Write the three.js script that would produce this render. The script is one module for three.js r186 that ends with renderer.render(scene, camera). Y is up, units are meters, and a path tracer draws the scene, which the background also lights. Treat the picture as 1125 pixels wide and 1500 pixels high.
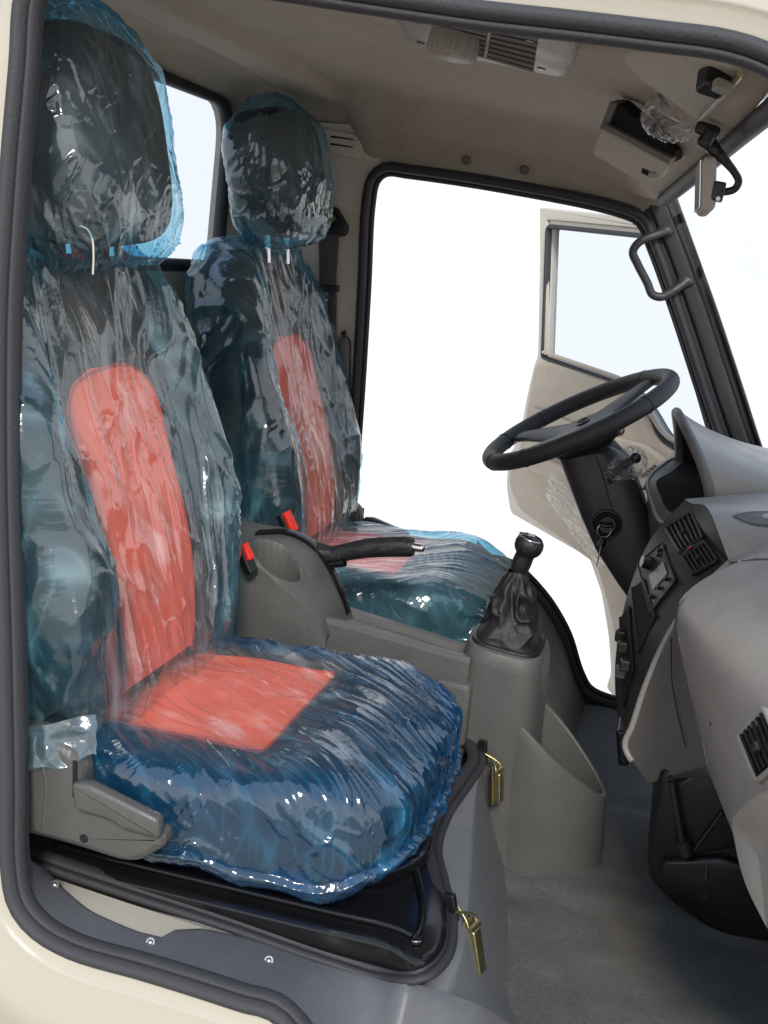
import * as THREE from 'three';
import { RoundedBoxGeometry } from 'three/addons/geometries/RoundedBoxGeometry.js';
import { mergeGeometries, mergeVertices, toCreasedNormals } from 'three/addons/utils/BufferGeometryUtils.js';
import { SimplexNoise } from 'three/addons/math/SimplexNoise.js';

// ---------------------------------------------------------------- camera, sky, sun, exposure
// x = forwards in the vehicle, y = up (0 = top of the seat cushions), z = towards the passenger door and the camera
const scene = new THREE.Scene();
const camera = new THREE.PerspectiveCamera(2 * Math.atan(750 / 1631) * 180 / Math.PI, 0.75, 0.05, 200);
camera.rotation.order = 'YXZ';
camera.position.set(0.7204, 0.6327, 1.9314);
camera.rotation.set(-0.2237, 0.2506, 0.0894);
scene.add(camera);
{
  // clear day: white haze towards the horizon, blue overhead
  const w = 64, h = 64, d = new Float32Array(w * h * 4);
  for (let j = 0; j < h; j++) for (let i = 0; i < w; i++) {
    const el = ((j + 0.5) / h - 0.5) * Math.PI, g = THREE.MathUtils.smoothstep(Math.sin(Math.max(0, el)), 0.2, 0.85);
    d.set([1.05 - 0.48 * g, 1.05 - 0.33 * g, 1.05 - 0.06 * g, 1], (j * w + i) * 4);
  }
  const t = new THREE.DataTexture(d, w, h, THREE.RGBAFormat, THREE.FloatType);
  t.mapping = THREE.EquirectangularReflectionMapping; t.magFilter = t.minFilter = THREE.LinearFilter; t.needsUpdate = true;
  scene.background = t; scene.environment = t;
}
const sun = new THREE.DirectionalLight(new THREE.Color(1, 0.95, 0.86), 2.6);
sun.position.set(1.5, 3.4, 4.2); sun.target.position.set(0.3, 0.1, 0);
sun.castShadow = true; sun.shadow.radius = 22; sun.shadow.mapSize.set(2048, 2048);
Object.assign(sun.shadow.camera, { left: -2.5, right: 2.5, top: 2.5, bottom: -2.5, near: 0.1, far: 12 });
scene.add(sun, sun.target);
const EXPOSURE = 1.1;

// ---------------------------------------------------------------- helpers
const V = (x, y, z) => new THREE.Vector3(x, y, z);
let seed = 7; const rnd = () => ((seed = (seed * 1664525 + 1013904223) >>> 0) / 4294967296);
const simplex = new SimplexNoise({ random: rnd });
const N3 = (x, y, z) => simplex.noise3d(x, y, z);
const { smoothstep, clamp, lerp } = THREE.MathUtils;
const ss = (x, a, b) => smoothstep(x, a, b);
// surveying: where the sight line of a measured point meets a real plane of the cab
camera.updateMatrixWorld();
const CP = camera.position.clone(), RM = new THREE.Matrix4().makeRotationFromEuler(camera.rotation), RI = RM.clone().invert();
const ray = (u, v) => V((u - 562.5) / 1631, -(v - 750) / 1631, -1).applyMatrix4(RM);
const onPlane = (u, v, n, p0) => { const d = ray(u, v); return CP.clone().addScaledVector(d, n.dot(p0.clone().sub(CP)) / n.dot(d)); };
const AX = V(1, 0, 0), AY = V(0, 1, 0), AZ = V(0, 0, 1);
const X = (u, v, c) => onPlane(u, v, AX, V(c, 0, 0)), Y = (u, v, c) => onPlane(u, v, AY, V(0, c, 0)), Z = (u, v, c) => onPlane(u, v, AZ, V(0, 0, c));
const seen = (p) => { const q = p.clone().sub(CP).applyMatrix4(RI); return [562.5 + 1631 * q.x / -q.z, 750 - 1631 * q.y / -q.z]; };
// nearest (u, v) of a parametric surface to a measured point
function onSurf(fn, px, py) {
  let bu = 0.5, bv = 0.5, s = 0.5;
  for (let it = 0; it < 9; it++) {
    let best = 1e9, cu = bu, cv = bv;
    for (let i = -5; i <= 5; i++) for (let j = -5; j <= 5; j++) {
      const u = cu + i * s / 5, v = cv + j * s / 5, q = seen(fn(u, v)), e = (q[0] - px) ** 2 + (q[1] - py) ** 2;
      if (e < best) { best = e; bu = u; bv = v; }
    }
    s *= 0.42;
  }
  return [bu, bv];
}
const taken = {};
function numbered(n) { if (!(n in taken)) { taken[n] = 0; return n; } return `${n}_${String(++taken[n]).padStart(3, '0')}`; }
function boxUV(g) { // uv in metres, by the face's main direction
  if (g.index) g = g.toNonIndexed();
  const p = g.attributes.position, nn = g.attributes.normal, uv = new Float32Array(p.count * 2), a = V(), b = V(), c = V();
  for (let i = 0; i < p.count; i += 3) {
    a.fromBufferAttribute(p, i); b.fromBufferAttribute(p, i + 1).sub(a); c.fromBufferAttribute(p, i + 2).sub(a); b.cross(c);
    const ax = Math.abs(b.x), ay = Math.abs(b.y), az = Math.abs(b.z);
    for (let k = i; k < i + 3; k++) {
      const x = p.getX(k), y = p.getY(k), z = p.getZ(k);
      const q = ax > ay && ax > az ? [z, y] : ay > az ? [x, z] : [x, y];
      uv[2 * k] = q[0]; uv[2 * k + 1] = q[1];
    }
  }
  g.setAttribute('uv', new THREE.BufferAttribute(uv, 2));
  return g;
}
function prep(geos) {
  let list = (Array.isArray(geos) ? geos : [geos]).map((g) => {
    let q = g.index ? g.toNonIndexed() : g;
    if (!q.attributes.normal) q.computeVertexNormals();
    for (const k of Object.keys(q.attributes)) if (!['position', 'normal', 'color'].includes(k) && !(k === 'uv' && g.userData.film)) q.deleteAttribute(k);
    return q;
  });
  const g = list.length > 1 ? mergeGeometries(list) : list[0];
  return g.attributes.uv ? g : boxUV(g);
}
function mesh(name, geos, m, parent = scene) {
  const o = new THREE.Mesh(prep(geos), m);
  o.name = parent === scene ? numbered(name) : name;
  o.castShadow = o.receiveShadow = true; parent.add(o);
  return o;
}
function thing(name, label, category, p = V(0, 0, 0), group) { // a Group at the thing's base; its parts keep world places through part()
  const o = new THREE.Group(); o.name = numbered(name); o.position.copy(p); scene.add(o);
  o.userData = { label, category }; if (group) o.userData.group = group;
  return o;
}
function part(name, geos, m, parent, label) { // geometry in world places, made local to the thing
  const o = mesh(name, geos, m, parent); let w = V(0, 0, 0), q = parent;
  while (q && q !== scene) { w.add(q.position); q = q.parent; }
  o.geometry.translate(-w.x, -w.y, -w.z);
  if (label) o.userData.label = label;
  return o;
}
const struct = (name, geos, m) => { const o = mesh(name, geos, m); o.userData.kind = 'structure'; return o; };
function spline(pts, n, closed = false, tension = 0.5) { return new THREE.CatmullRomCurve3(pts, closed, 'centripetal', tension).getSpacedPoints(n); }
function rounded(pts, r, closed = true, k = 6) { // fillet the corners of a polyline
  const out = [], n = pts.length;
  for (let i = 0; i < n; i++) {
    if (!closed && (i === 0 || i === n - 1)) { out.push(pts[i].clone()); continue; }
    const a = pts[(i + n - 1) % n], p = pts[i], b = pts[(i + 1) % n], rr = Array.isArray(r) ? r[i % r.length] : r;
    const da = Math.min(rr, a.distanceTo(p) * 0.45), db = Math.min(rr, b.distanceTo(p) * 0.45);
    const s = p.clone().lerp(a, da / a.distanceTo(p)), e = p.clone().lerp(b, db / b.distanceTo(p));
    for (let j = 0; j <= k; j++) { const t = j / k; out.push(s.clone().multiplyScalar((1 - t) ** 2).addScaledVector(p, 2 * t * (1 - t)).addScaledVector(e, t * t)); }
  }
  return out;
}
function frameOf(n, hint = AY) { const e1 = hint.clone().cross(n).normalize(); if (e1.lengthSq() < 1e-6) e1.set(1, 0, 0); return [e1, n.clone().cross(e1).normalize(), n]; }
function plate(pts, n, depth, bevel = 0, holes = [], seg = 3) { // outline on a plane; front face at the outline, body behind it (against n)
  n = n.clone().normalize(); const [e1, e2] = frameOf(n, Math.abs(n.y) > 0.9 ? AX : AY), o = pts[0];
  const to2 = (p) => { const d = p.clone().sub(o); return new THREE.Vector2(d.dot(e1), d.dot(e2)); };
  const sh = new THREE.Shape(pts.map(to2)); for (const h of holes) sh.holes.push(new THREE.Path(h.map(to2)));
  const g = new THREE.ExtrudeGeometry(sh, { depth: Math.max(1e-4, depth - 2 * bevel), bevelEnabled: bevel > 0, bevelSize: bevel, bevelOffset: -bevel, bevelThickness: bevel, bevelSegments: seg, curveSegments: 4, steps: 1 });
  g.translate(0, 0, -depth + bevel);
  g.applyMatrix4(new THREE.Matrix4().makeBasis(e1, e2, n).setPosition(o));
  g.deleteAttribute('uv');
  return toCreasedNormals(g, 0.7);
}
function grid(fn, nu, nv, crease) {
  const p = [], ix = [];
  for (let j = 0; j <= nv; j++) for (let i = 0; i <= nu; i++) { const q = fn(i / nu, j / nv); p.push(q.x, q.y, q.z); }
  for (let j = 0; j < nv; j++) for (let i = 0; i < nu; i++) { const a = j * (nu + 1) + i, b = a + 1, c = a + nu + 1, d = c + 1; ix.push(a, b, d, a, d, c); }
  const g = new THREE.BufferGeometry(); g.setAttribute('position', new THREE.Float32BufferAttribute(p, 3)); g.setIndex(ix);
  if (crease) return toCreasedNormals(g, crease);
  g.computeVertexNormals(); return g;
}
function loft(rings, { closed = true, caps = false, crease } = {}) {
  const n = rings[0].length, m = closed ? n : n - 1, p = [], ix = [];
  for (const r of rings) for (const q of r) p.push(q.x, q.y, q.z);
  for (let j = 0; j < rings.length - 1; j++) for (let i = 0; i < m; i++) { const a = j * n + i, b = j * n + (i + 1) % n, c = a + n, d = b + n; ix.push(a, b, d, a, d, c); }
  if (caps) for (const j of [0, rings.length - 1]) { const c = rings[j].reduce((s, q) => s.add(q), V(0, 0, 0)).divideScalar(n); const k = p.length / 3; p.push(c.x, c.y, c.z); for (let i = 0; i < n; i++) ix.push(k, j * n + i, j * n + (i + 1) % n); }
  const g = new THREE.BufferGeometry(); g.setAttribute('position', new THREE.Float32BufferAttribute(p, 3)); g.setIndex(ix);
  if (crease || caps) return toCreasedNormals(g, crease || 0.8);
  g.computeVertexNormals(); return g;
}
const resample = (pts, n) => { const c = new THREE.CurvePath(); for (let i = 0; i < pts.length - 1; i++) c.add(new THREE.LineCurve3(pts[i], pts[i + 1])); return c.getSpacedPoints(n); };
const at = (pts, t) => { const f = clamp(t, 0, 1) * (pts.length - 1), i = Math.min(pts.length - 2, Math.floor(f)); return pts[i].clone().lerp(pts[i + 1], t < 0 || t > 1 ? t * (pts.length - 1) - i : f - i); };
const tube = (pts, r, n = 40, k = 10, closed = false) => new THREE.TubeGeometry(new THREE.CatmullRomCurve3(pts, closed, 'centripetal'), n, r, k, closed);
const ball = (p, r) => new THREE.SphereGeometry(r, 16, 12).translate(p.x, p.y, p.z);
function rod(a, b, r, r2 = r, k = 20) { // capped cylinder between two points
  const d = b.clone().sub(a), g = new THREE.CylinderGeometry(r2, r, d.length(), k);
  g.applyQuaternion(new THREE.Quaternion().setFromUnitVectors(AY, d.clone().normalize())); const c = a.clone().lerp(b, 0.5);
  return g.translate(c.x, c.y, c.z);
}
function box(w, h, d, r, c, e1, n) { // rounded box: e1 = its width direction, n = its depth direction
  const g = new RoundedBoxGeometry(w, h, d, 3, Math.min(r, w / 2.01, h / 2.01, d / 2.01));
  if (e1) { const nn = n.clone().normalize(), a = e1.clone().addScaledVector(nn, -e1.dot(nn)).normalize(); g.applyMatrix4(new THREE.Matrix4().makeBasis(a, nn.clone().cross(a), nn)); }
  return g.translate(c.x, c.y, c.z);
}
// sweep a profile [a, b] (a across, in plane; b along up) along a planar path
function sweep(path, prof, up, closed = false, profClosed = true, crease) {
  const n = path.length, rings = [];
  for (let i = 0; i < n; i++) {
    const t = path[closed ? (i + 1) % n : Math.min(n - 1, i + 1)].clone().sub(path[closed ? (i + n - 1) % n : Math.max(0, i - 1)]).normalize();
    const s = t.clone().cross(up).normalize();
    rings.push(prof.map(([a, b]) => path[i].clone().addScaledVector(s, a).addScaledVector(up, b)));
  }
  if (closed) rings.push(rings[0].map((q) => q.clone()));
  return loft(rings, { closed: profClosed, crease });
}
const ringProf = (ra, rb, k = 12, ca = 0, cb = 0) => Array.from({ length: k }, (_, i) => [ca + ra * Math.cos(i / k * 2 * Math.PI), cb + rb * Math.sin(i / k * 2 * Math.PI)]);
// ---------------------------------------------------------------- materials
function noiseTex(size, fn, color = false, rep = 1) {
  const d = new Uint8Array(size * size * 4);
  for (let j = 0; j < size; j++) for (let i = 0; i < size; i++) { const v = fn(i / size, j / size); const k = (j * size + i) * 4; for (let c = 0; c < 3; c++) d[k + c] = clamp(Array.isArray(v) ? v[c] : v, 0, 1) * 255; d[k + 3] = 255; }
  const t = new THREE.DataTexture(d, size, size); t.magFilter = THREE.LinearFilter; t.minFilter = THREE.LinearMipmapLinearFilter; t.generateMipmaps = true;
  t.wrapS = t.wrapT = THREE.RepeatWrapping; t.repeat.set(rep, rep); if (color) t.colorSpace = THREE.SRGBColorSpace; t.needsUpdate = true; return t;
}
// tileable noise: walk a torus in four dimensions
const T4 = (u, v, f) => { const a = u * 2 * Math.PI, b = v * 2 * Math.PI, r = f / (2 * Math.PI); return simplex.noise4d(Math.cos(a) * r, Math.sin(a) * r, Math.cos(b) * r, Math.sin(b) * r); };
const grainT = noiseTex(256, (u, v) => 0.5 + 0.35 * T4(u, v, 40) + 0.25 * T4(v, u, 75));
const grain = grainT.clone(); grain.repeat.set(14, 14); grain.needsUpdate = true;
const coarse = grainT.clone(); coarse.repeat.set(6, 6); coarse.needsUpdate = true;
const wearT = noiseTex(256, (u, v) => { const k = 0.92 + 0.03 * T4(u, v, 3) + 0.025 * T4(u, v, 9) + 0.03 * T4(u, v, 60); return [k, k, k]; }, true, 1.6);
const roughT = noiseTex(256, (u, v) => 0.82 + 0.16 * T4(u, v, 5) + 0.06 * T4(u, v, 22), false, 2.2);
const matF = noiseTex(1024, (u, v) => { // rubber mat, 2 m of it: fine speckle, dull scuffs and a dried muddy trail
  const x = u < 0.1 ? u * 2 + 2 : u * 2, z = v > 0.5 ? v * 2 - 2 : v * 2, n = T4(u, v, 6), n2 = T4(u, v, 26), sp = T4(v, u, 300);
  let k = 0.72 + 0.06 * n + 0.05 * n2 + 0.1 * sp;
  const t = clamp((z - 0.0) / 0.36, 0, 1), cx = 0.735 + 0.04 * t + 0.02 * n, m = Math.exp(-(((x - cx) / (0.035 + 0.02 * n2)) ** 2)) * ss(z, -0.12, 0.05) * (1 - ss(z, 0.2, 0.4)) * clamp(0.55 + n2 * 0.9, 0, 1), dust = 0.5 * ss(0.3 + n + 0.5 * n2, 0.5, 1.2);
  const d = clamp(m * 0.65 + dust * 0.22, 0, 1);
  return [lerp(k, 0.86, d), lerp(k, 0.78, d), lerp(k, 0.66, d)];
}, true, 0.5);
const fabT = noiseTex(256, (u, v) => 0.5 + 0.25 * Math.sin(u * 2 * Math.PI * 48) * Math.sin(v * 2 * Math.PI * 48) + 0.25 * T4(u, v, 30), false, 8);
const crinkT = noiseTex(512, (u, v) => 1 - Math.abs(T4(u, v, 9)) * 0.9 - Math.abs(T4(v, u, 19)) * 0.5 - Math.abs(T4(u, v, 41)) * 0.2, false, 5);
const T4a = (u, v, fu, fv, o = 0) => { const a = u * 2 * Math.PI, b = v * 2 * Math.PI, r = fu / (2 * Math.PI), s = fv / (2 * Math.PI); return simplex.noise4d(Math.cos(a) * r + o, Math.sin(a) * r, Math.cos(b) * s, Math.sin(b) * s + o); };
// how clear the film is: clear where it clings, milky where it lifts and along old folds (u across the folds, v along them)
const clearT = noiseTex(512, (u, v) => {
  const n = T4a(u, v, 7, 3), m = T4a(u, v, 18, 3.5, 5), f = T4a(u, v, 26, 4, 9), c = T4a(u, v, 9, 8, 14);
  const veil = 0.035 + 0.15 * ss(n + 0.35 * c, 0.05, 0.7) + 0.1 * Math.exp(-Math.abs(m) * 16) * ss(n, -0.5, 0.4) + 0.07 * Math.exp(-Math.abs(f) * 12) * ss(c, -0.1, 0.5);
  return 1 - veil;
}, false, 2.2);
const C = (r, g, b) => new THREE.Color().setRGB(r, g, b);
const std = (c, rough, o = {}) => new THREE.MeshPhysicalMaterial({ color: c, roughness: rough, ...o });
const plast = (c, rough = 0.55, bs = 0.0004, t = coarse) => std(c, rough, { bumpMap: t, bumpScale: bs, roughnessMap: roughT, map: wearT });
const M = {
  dash: plast(C(0.42, 0.4, 0.37), 0.5), dashDark: plast(C(0.17, 0.158, 0.145), 0.6), console: plast(C(0.112, 0.11, 0.107), 0.6),
  trimDark: plast(C(0.04, 0.042, 0.045), 0.55), trimGrey: plast(C(0.15, 0.15, 0.155), 0.5), coverGrey: plast(C(0.2, 0.195, 0.185), 0.5), sill: plast(C(0.13, 0.135, 0.15), 0.55, 0.0003),
  heel: std(C(0.17, 0.18, 0.195), 0.75, { bumpMap: grain, bumpScale: 0.0006, map: wearT }),
  floor: std(C(0.2, 0.21, 0.21), 0.85, { bumpMap: coarse, bumpScale: 0.0012, map: matF }),
  rubber: std(C(0.03, 0.03, 0.035), 0.6, { bumpMap: coarse, bumpScale: 0.0005 }), rubberSoft: std(C(0.045, 0.045, 0.052), 0.7, { bumpMap: coarse, bumpScale: 0.0008 }),
  black: plast(C(0.012, 0.012, 0.013), 0.45, 0.0002), blackGloss: std(C(0.008, 0.008, 0.009), 0.22, { roughnessMap: roughT }), blackSoft: plast(C(0.028, 0.028, 0.03), 0.55),
  column: plast(C(0.05, 0.05, 0.053), 0.55), leather: std(C(0.012, 0.012, 0.014), 0.42, { bumpMap: grain, bumpScale: 0.0008 }), wheel: std(C(0.028, 0.028, 0.029), 0.55, { bumpMap: grain, bumpScale: 0.0008 }),
  cream: std(C(0.52, 0.485, 0.41), 0.38, { clearcoat: 0.6, clearcoatRoughness: 0.15, roughnessMap: roughT }), creamIn: std(C(0.68, 0.62, 0.53), 0.55, { map: wearT }),
  concrete: std(C(0.42, 0.37, 0.3), 0.9, { map: wearT, bumpMap: coarse, bumpScale: 0.002 }), doorTan: plast(C(0.56, 0.475, 0.37), 0.5), liner: std(C(0.5, 0.435, 0.35), 0.9, { bumpMap: coarse, bumpScale: 0.0008, map: wearT }), unit: plast(C(0.34, 0.31, 0.27), 0.6),
  filmThin: std(C(0.97, 0.97, 0.96), 0.1, { transmission: 0.97, ior: 1.6 }), linerClip: plast(C(0.2, 0.18, 0.15), 0.6), visor: std(C(0.45, 0.415, 0.36), 0.85, { bumpMap: grain, bumpScale: 0.0006 }),
  glass: std(C(0.88, 0.91, 0.95), 0.02, { transmission: 1, ior: 1.12, specularIntensity: 0.3 }),
  fabric: std(C(0.012, 0.02, 0.027), 0.9, { bumpMap: fabT, bumpScale: 0.0008 }), redDark: std(C(0.42, 0.05, 0.035), 0.75), red: std(C(0.88, 0.14, 0.075), 0.8, { bumpMap: fabT, bumpScale: 0.0006 }),
  redPlastic: std(C(0.72, 0.03, 0.015), 0.4), chrome: std(C(0.75, 0.75, 0.76), 0.15, { metalness: 1 }), steel: std(C(0.55, 0.55, 0.56), 0.35, { metalness: 1 }),
  brass: std(C(0.55, 0.49, 0.26), 0.36, { metalness: 1, bumpMap: coarse, bumpScale: 0.0006 }), belt: std(C(0.06, 0.058, 0.055), 0.8, { bumpMap: fabT, bumpScale: 0.0008 }),
  cord: std(C(0.7, 0.68, 0.6), 0.8), lcd: std(C(0.2, 0.2, 0.15), 0.3), mark: std(C(0.55, 0.55, 0.55), 0.6), hazard: std(C(0.35, 0.03, 0.03), 0.5), dark: std(C(0.01, 0.01, 0.011), 0.9),
  clear: std(C(0.97, 0.97, 0.97), 0.08, { transmission: 0.97, ior: 1.6, bumpMap: crinkT, bumpScale: 0.0006 }), lens: std(C(0.95, 0.95, 0.97), 0.1, { transmission: 0.9, ior: 1.6 }),
  film: std(C(1, 1, 1), 0.15, { transmission: 0.995, transmissionMap: clearT, ior: 1.95, vertexColors: true, bumpMap: crinkT, bumpScale: 0.00025 }), filmFar: std(C(1, 1, 1), 0.13, { transmission: 0.93, transmissionMap: clearT, ior: 1.8, vertexColors: true, bumpMap: crinkT, bumpScale: 0.00025 }), filmBlue: std(C(1, 1, 1), 0.12, { transmission: 0.985, transmissionMap: clearT, ior: 1.9, vertexColors: true, bumpMap: crinkT, bumpScale: 0.00025 }),
  seatGrey: plast(C(0.115, 0.113, 0.109), 0.5),
};
// ---------------------------------------------------------------- the cab shell
const P0N = V(0, 0, 0.8), NN = V(0, 0.1, 1).normalize(), P0F = V(0, 0, -0.78), NF = V(0, -0.1, 1).normalize();
const nearP = (u, v) => onPlane(u, v, NN, P0N), farP = (u, v) => onPlane(u, v, NF, P0F);
const nearXY = (x, y) => V(x, y, 0.8 - 0.1 * y), farXY = (x, y, d = 0) => V(x, y, -0.78 + 0.1 * y + d);
const cab = thing('truck_cab', 'cream truck cab shell with open door apertures, grey headliner and black rubber seals', 'truck cab');
// near door aperture: left side down, along the sill, up the front pillar and back along the roof
const aperture = spline([
  ...[[64, -45], [42, -10], [32, 100], [19, 250], [7, 450], [6, 700], [13, 950], [17, 1150], [18, 1262], [29, 1322], [57, 1358], [107, 1387], [213, 1418], [285, 1440], [356, 1463], [410, 1481]].map((p) => nearP(...p)),
  nearXY(0.5, -0.37), nearXY(0.72, -0.44), nearXY(0.92, -0.46), nearXY(1.01, -0.40), nearXY(1.03, -0.2), nearXY(1.04, 0.15), nearXY(1.0, 0.36), nearXY(0.9, 0.6), nearXY(0.83, 0.75),
  ...[[1160, 112], [1125, 87], [1062, 66], [960, 52], [844, 38], [700, 22], [560, 2], [400, -22], [200, -50]].map((p) => nearP(...p)),
], 260, true).slice(0, -1);
part('door_seal', [
  sweep(aperture, ringProf(0.0098, 0.015, 14, 0.0045, 0.0), NN, true), sweep(aperture, ringProf(0.0052, 0.011, 12, -0.0085, -0.006), NN, true), sweep(aperture, [[-0.006, -0.03], [-0.004, -0.012], [-0.002, -0.03]], NN, true),
], M.rubberSoft, cab);
part('door_frame', [sweep(aperture, [[0.0, -0.03], [0.004, -0.014], [0.02, -0.008], [0.034, -0.006], [0.038, -0.001], [0.042, 0.0], [0.075, 0.002], [0.1, 0.007], [0.13, 0.004], [0.2, -0.02], [0.36, -0.1], [0.5, -0.22]], NN, true, false)], M.cream, cab);
// rear wall with its window
const XR = -0.38;
{
  const hole = rounded([V(XR, 0.578, -0.565), V(XR, 0.578, 0.565), V(XR, 0.95, 0.6), V(XR, 0.95, -0.6)], [0.05, 0.05, 0.1, 0.1]);
  part('rear_wall', [plate([V(XR, -0.5, -0.8), V(XR, -0.5, 0.8), V(XR, 1.02, 0.8), V(XR, 1.02, -0.8)], AX, 0.03, 0, [hole])], M.creamIn, cab);
  part('window_seal', [sweep([...hole].reverse(), ringProf(0.014, 0.016, 10, 0, 0), AX, true)], M.rubber, cab);
  const g = part('rear_window', [plate(hole.map((p) => p.clone().add(V(-0.016, 0, 0))), AX, 0.0002)], M.glass, cab); g.castShadow = false;
}
// headliner
const lerpT = (T, x) => { let i = 0; while (i < T.length - 2 && x > T[i + 1][0]) i++; const [a, b] = [T[i], T[i + 1]]; const t = clamp((x - a[0]) / (b[0] - a[0]), 0, 1); return a[1] + (b[1] - a[1]) * t; };
const hC = (x) => lerpT([[-0.4, 0.985], [-0.2, 0.992], [0, 0.985], [0.2, 0.968], [0.44, 0.936], [0.55, 0.914], [0.64, 0.892], [0.72, 0.87], [0.8, 0.852]], x);
const hR = (x) => lerpT([[-0.4, 0.935], [-0.12, 0.93], [-0.085, 0.868], [-0.06, 0.852], [0.25, 0.84], [0.5, 0.804], [0.566, 0.79], [0.65, 0.77], [0.8, 0.76]], x);
const header = spline([...[[968, 288, 0.802], [1010, 252, 0.824], [1050, 216, 0.842], [1085, 185, 0.85], [1125, 150, 0.853]].map((p) => Y(...p)), Y(1166, 110, 0.868)], 40);
const xF = (z) => { let i = 0; while (i < header.length - 2 && header[i + 1].z < z) i++; const a = header[i], b = header[i + 1]; return lerp(a.x, b.x, clamp((z - a.z) / (b.z - a.z), 0, 1)); };
const secZ = [-0.705, -0.7, -0.665, -0.62, -0.575, -0.55, -0.5, -0.3, 0, 0.3, 0.5, 0.55, 0.575, 0.62, 0.665, 0.7, 0.725], secK = [0, 0.04, 0.3, 0.62, 0.92, 0.985, 1, 1.01, 1.02, 1.01, 1, 0.985, 0.92, 0.62, 0.3, 0.04, 0];
function ceil(x, z) {
  let i = 0; while (i < secZ.length - 2 && z > secZ[i + 1]) i++;
  const k = lerp(secK[i], secK[i + 1], clamp((z - secZ[i]) / (secZ[i + 1] - secZ[i]), 0, 1));
  return z > 0 ? hC(x) + 0.01 * (1 - z) + 0.05 * ss(z, 0.38, 0.69) * ss(x, 0.4, 0.62) : lerp(hR(x), hC(x) + 0.01 * ss(z, -0.6, 0), k);
}
part('headliner', [grid((u, v) => {
  const z = lerp(-0.705, 0.69, v), x = lerp(XR, xF(z) - 0.004, u); let y = ceil(x, z); { const hp = at(header, clamp((z - header[0].z) / (0.74 - header[0].z), 0, 1)); y = lerp(y, Math.min(y, hp.y + 0.004), ss(x, xF(z) - 0.12, xF(z) - 0.01) * (1 - ss(z, 0.4, 0.55))); }
  y -= 0.035 * ss(-x, 0.3, 0.38) + 0.022 * (1 - ss(Math.abs(x + 0.17), 0.035, 0.075)) * (1 - ss(Math.abs(z), 0.55, 0.64)); // rear drop and the roof bow
  return V(x, y, z);
}, 90, 110)], M.liner, cab);
part('roof_skin', [grid((u, v) => { const z = lerp(-0.715, 0.70, v), x = lerp(XR - 0.04, xF(z) + 0.02, u); return V(x, ceil(clamp(x, XR, 0.8), clamp(z, -0.7, 0.72)) + 0.045 - 0.03 * ss(x, 0.55, 0.75), z); }, 30, 60)], M.cream, cab);
part('windscreen_seal', [tube(header.map((p) => p.clone().add(V(0.006, -0.006, 0))), 0.014, 60, 10), tube(header.map((p) => p.clone().add(V(0.02, 0.002, 0))), 0.012, 60, 8)], M.rubber, cab);
// far side: rear pillar, roof rail, front pillar, aperture seal
const farOpen = spline([
  ...[[548, 262], [540, 300], [534, 420], [526, 560], [517, 690], [512, 760]].map((p) => farP(...p)), farXY(-0.06, -0.05), farXY(0.0, -0.13), farXY(0.15, -0.13), farXY(0.28, -0.1),
  ...[[742, 826], [790, 868], [826, 925], [846, 985], [862, 1012], [905, 1030]].map((p) => farP(...p)), farXY(0.76, -0.42), farXY(0.83, -0.36), farXY(0.86, -0.1), farXY(0.87, 0.16),
  ...[[1052, 640], [1026, 560], [992, 455], [960, 365], [940, 322], [905, 306], [740, 272], [600, 251], [565, 248]].map((p) => farP(...p)),
], 220, true).slice(0, -1);
part('door_seal', [sweep(farOpen, ringProf(0.012, 0.016, 12, 0.004, 0.006), NF, true), sweep(farOpen, ringProf(0.006, 0.008, 8, -0.012, 0.0), NF, true)], M.rubber, cab);
const near01 = (p, d) => p.clone().addScaledVector(NF, d);
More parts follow.
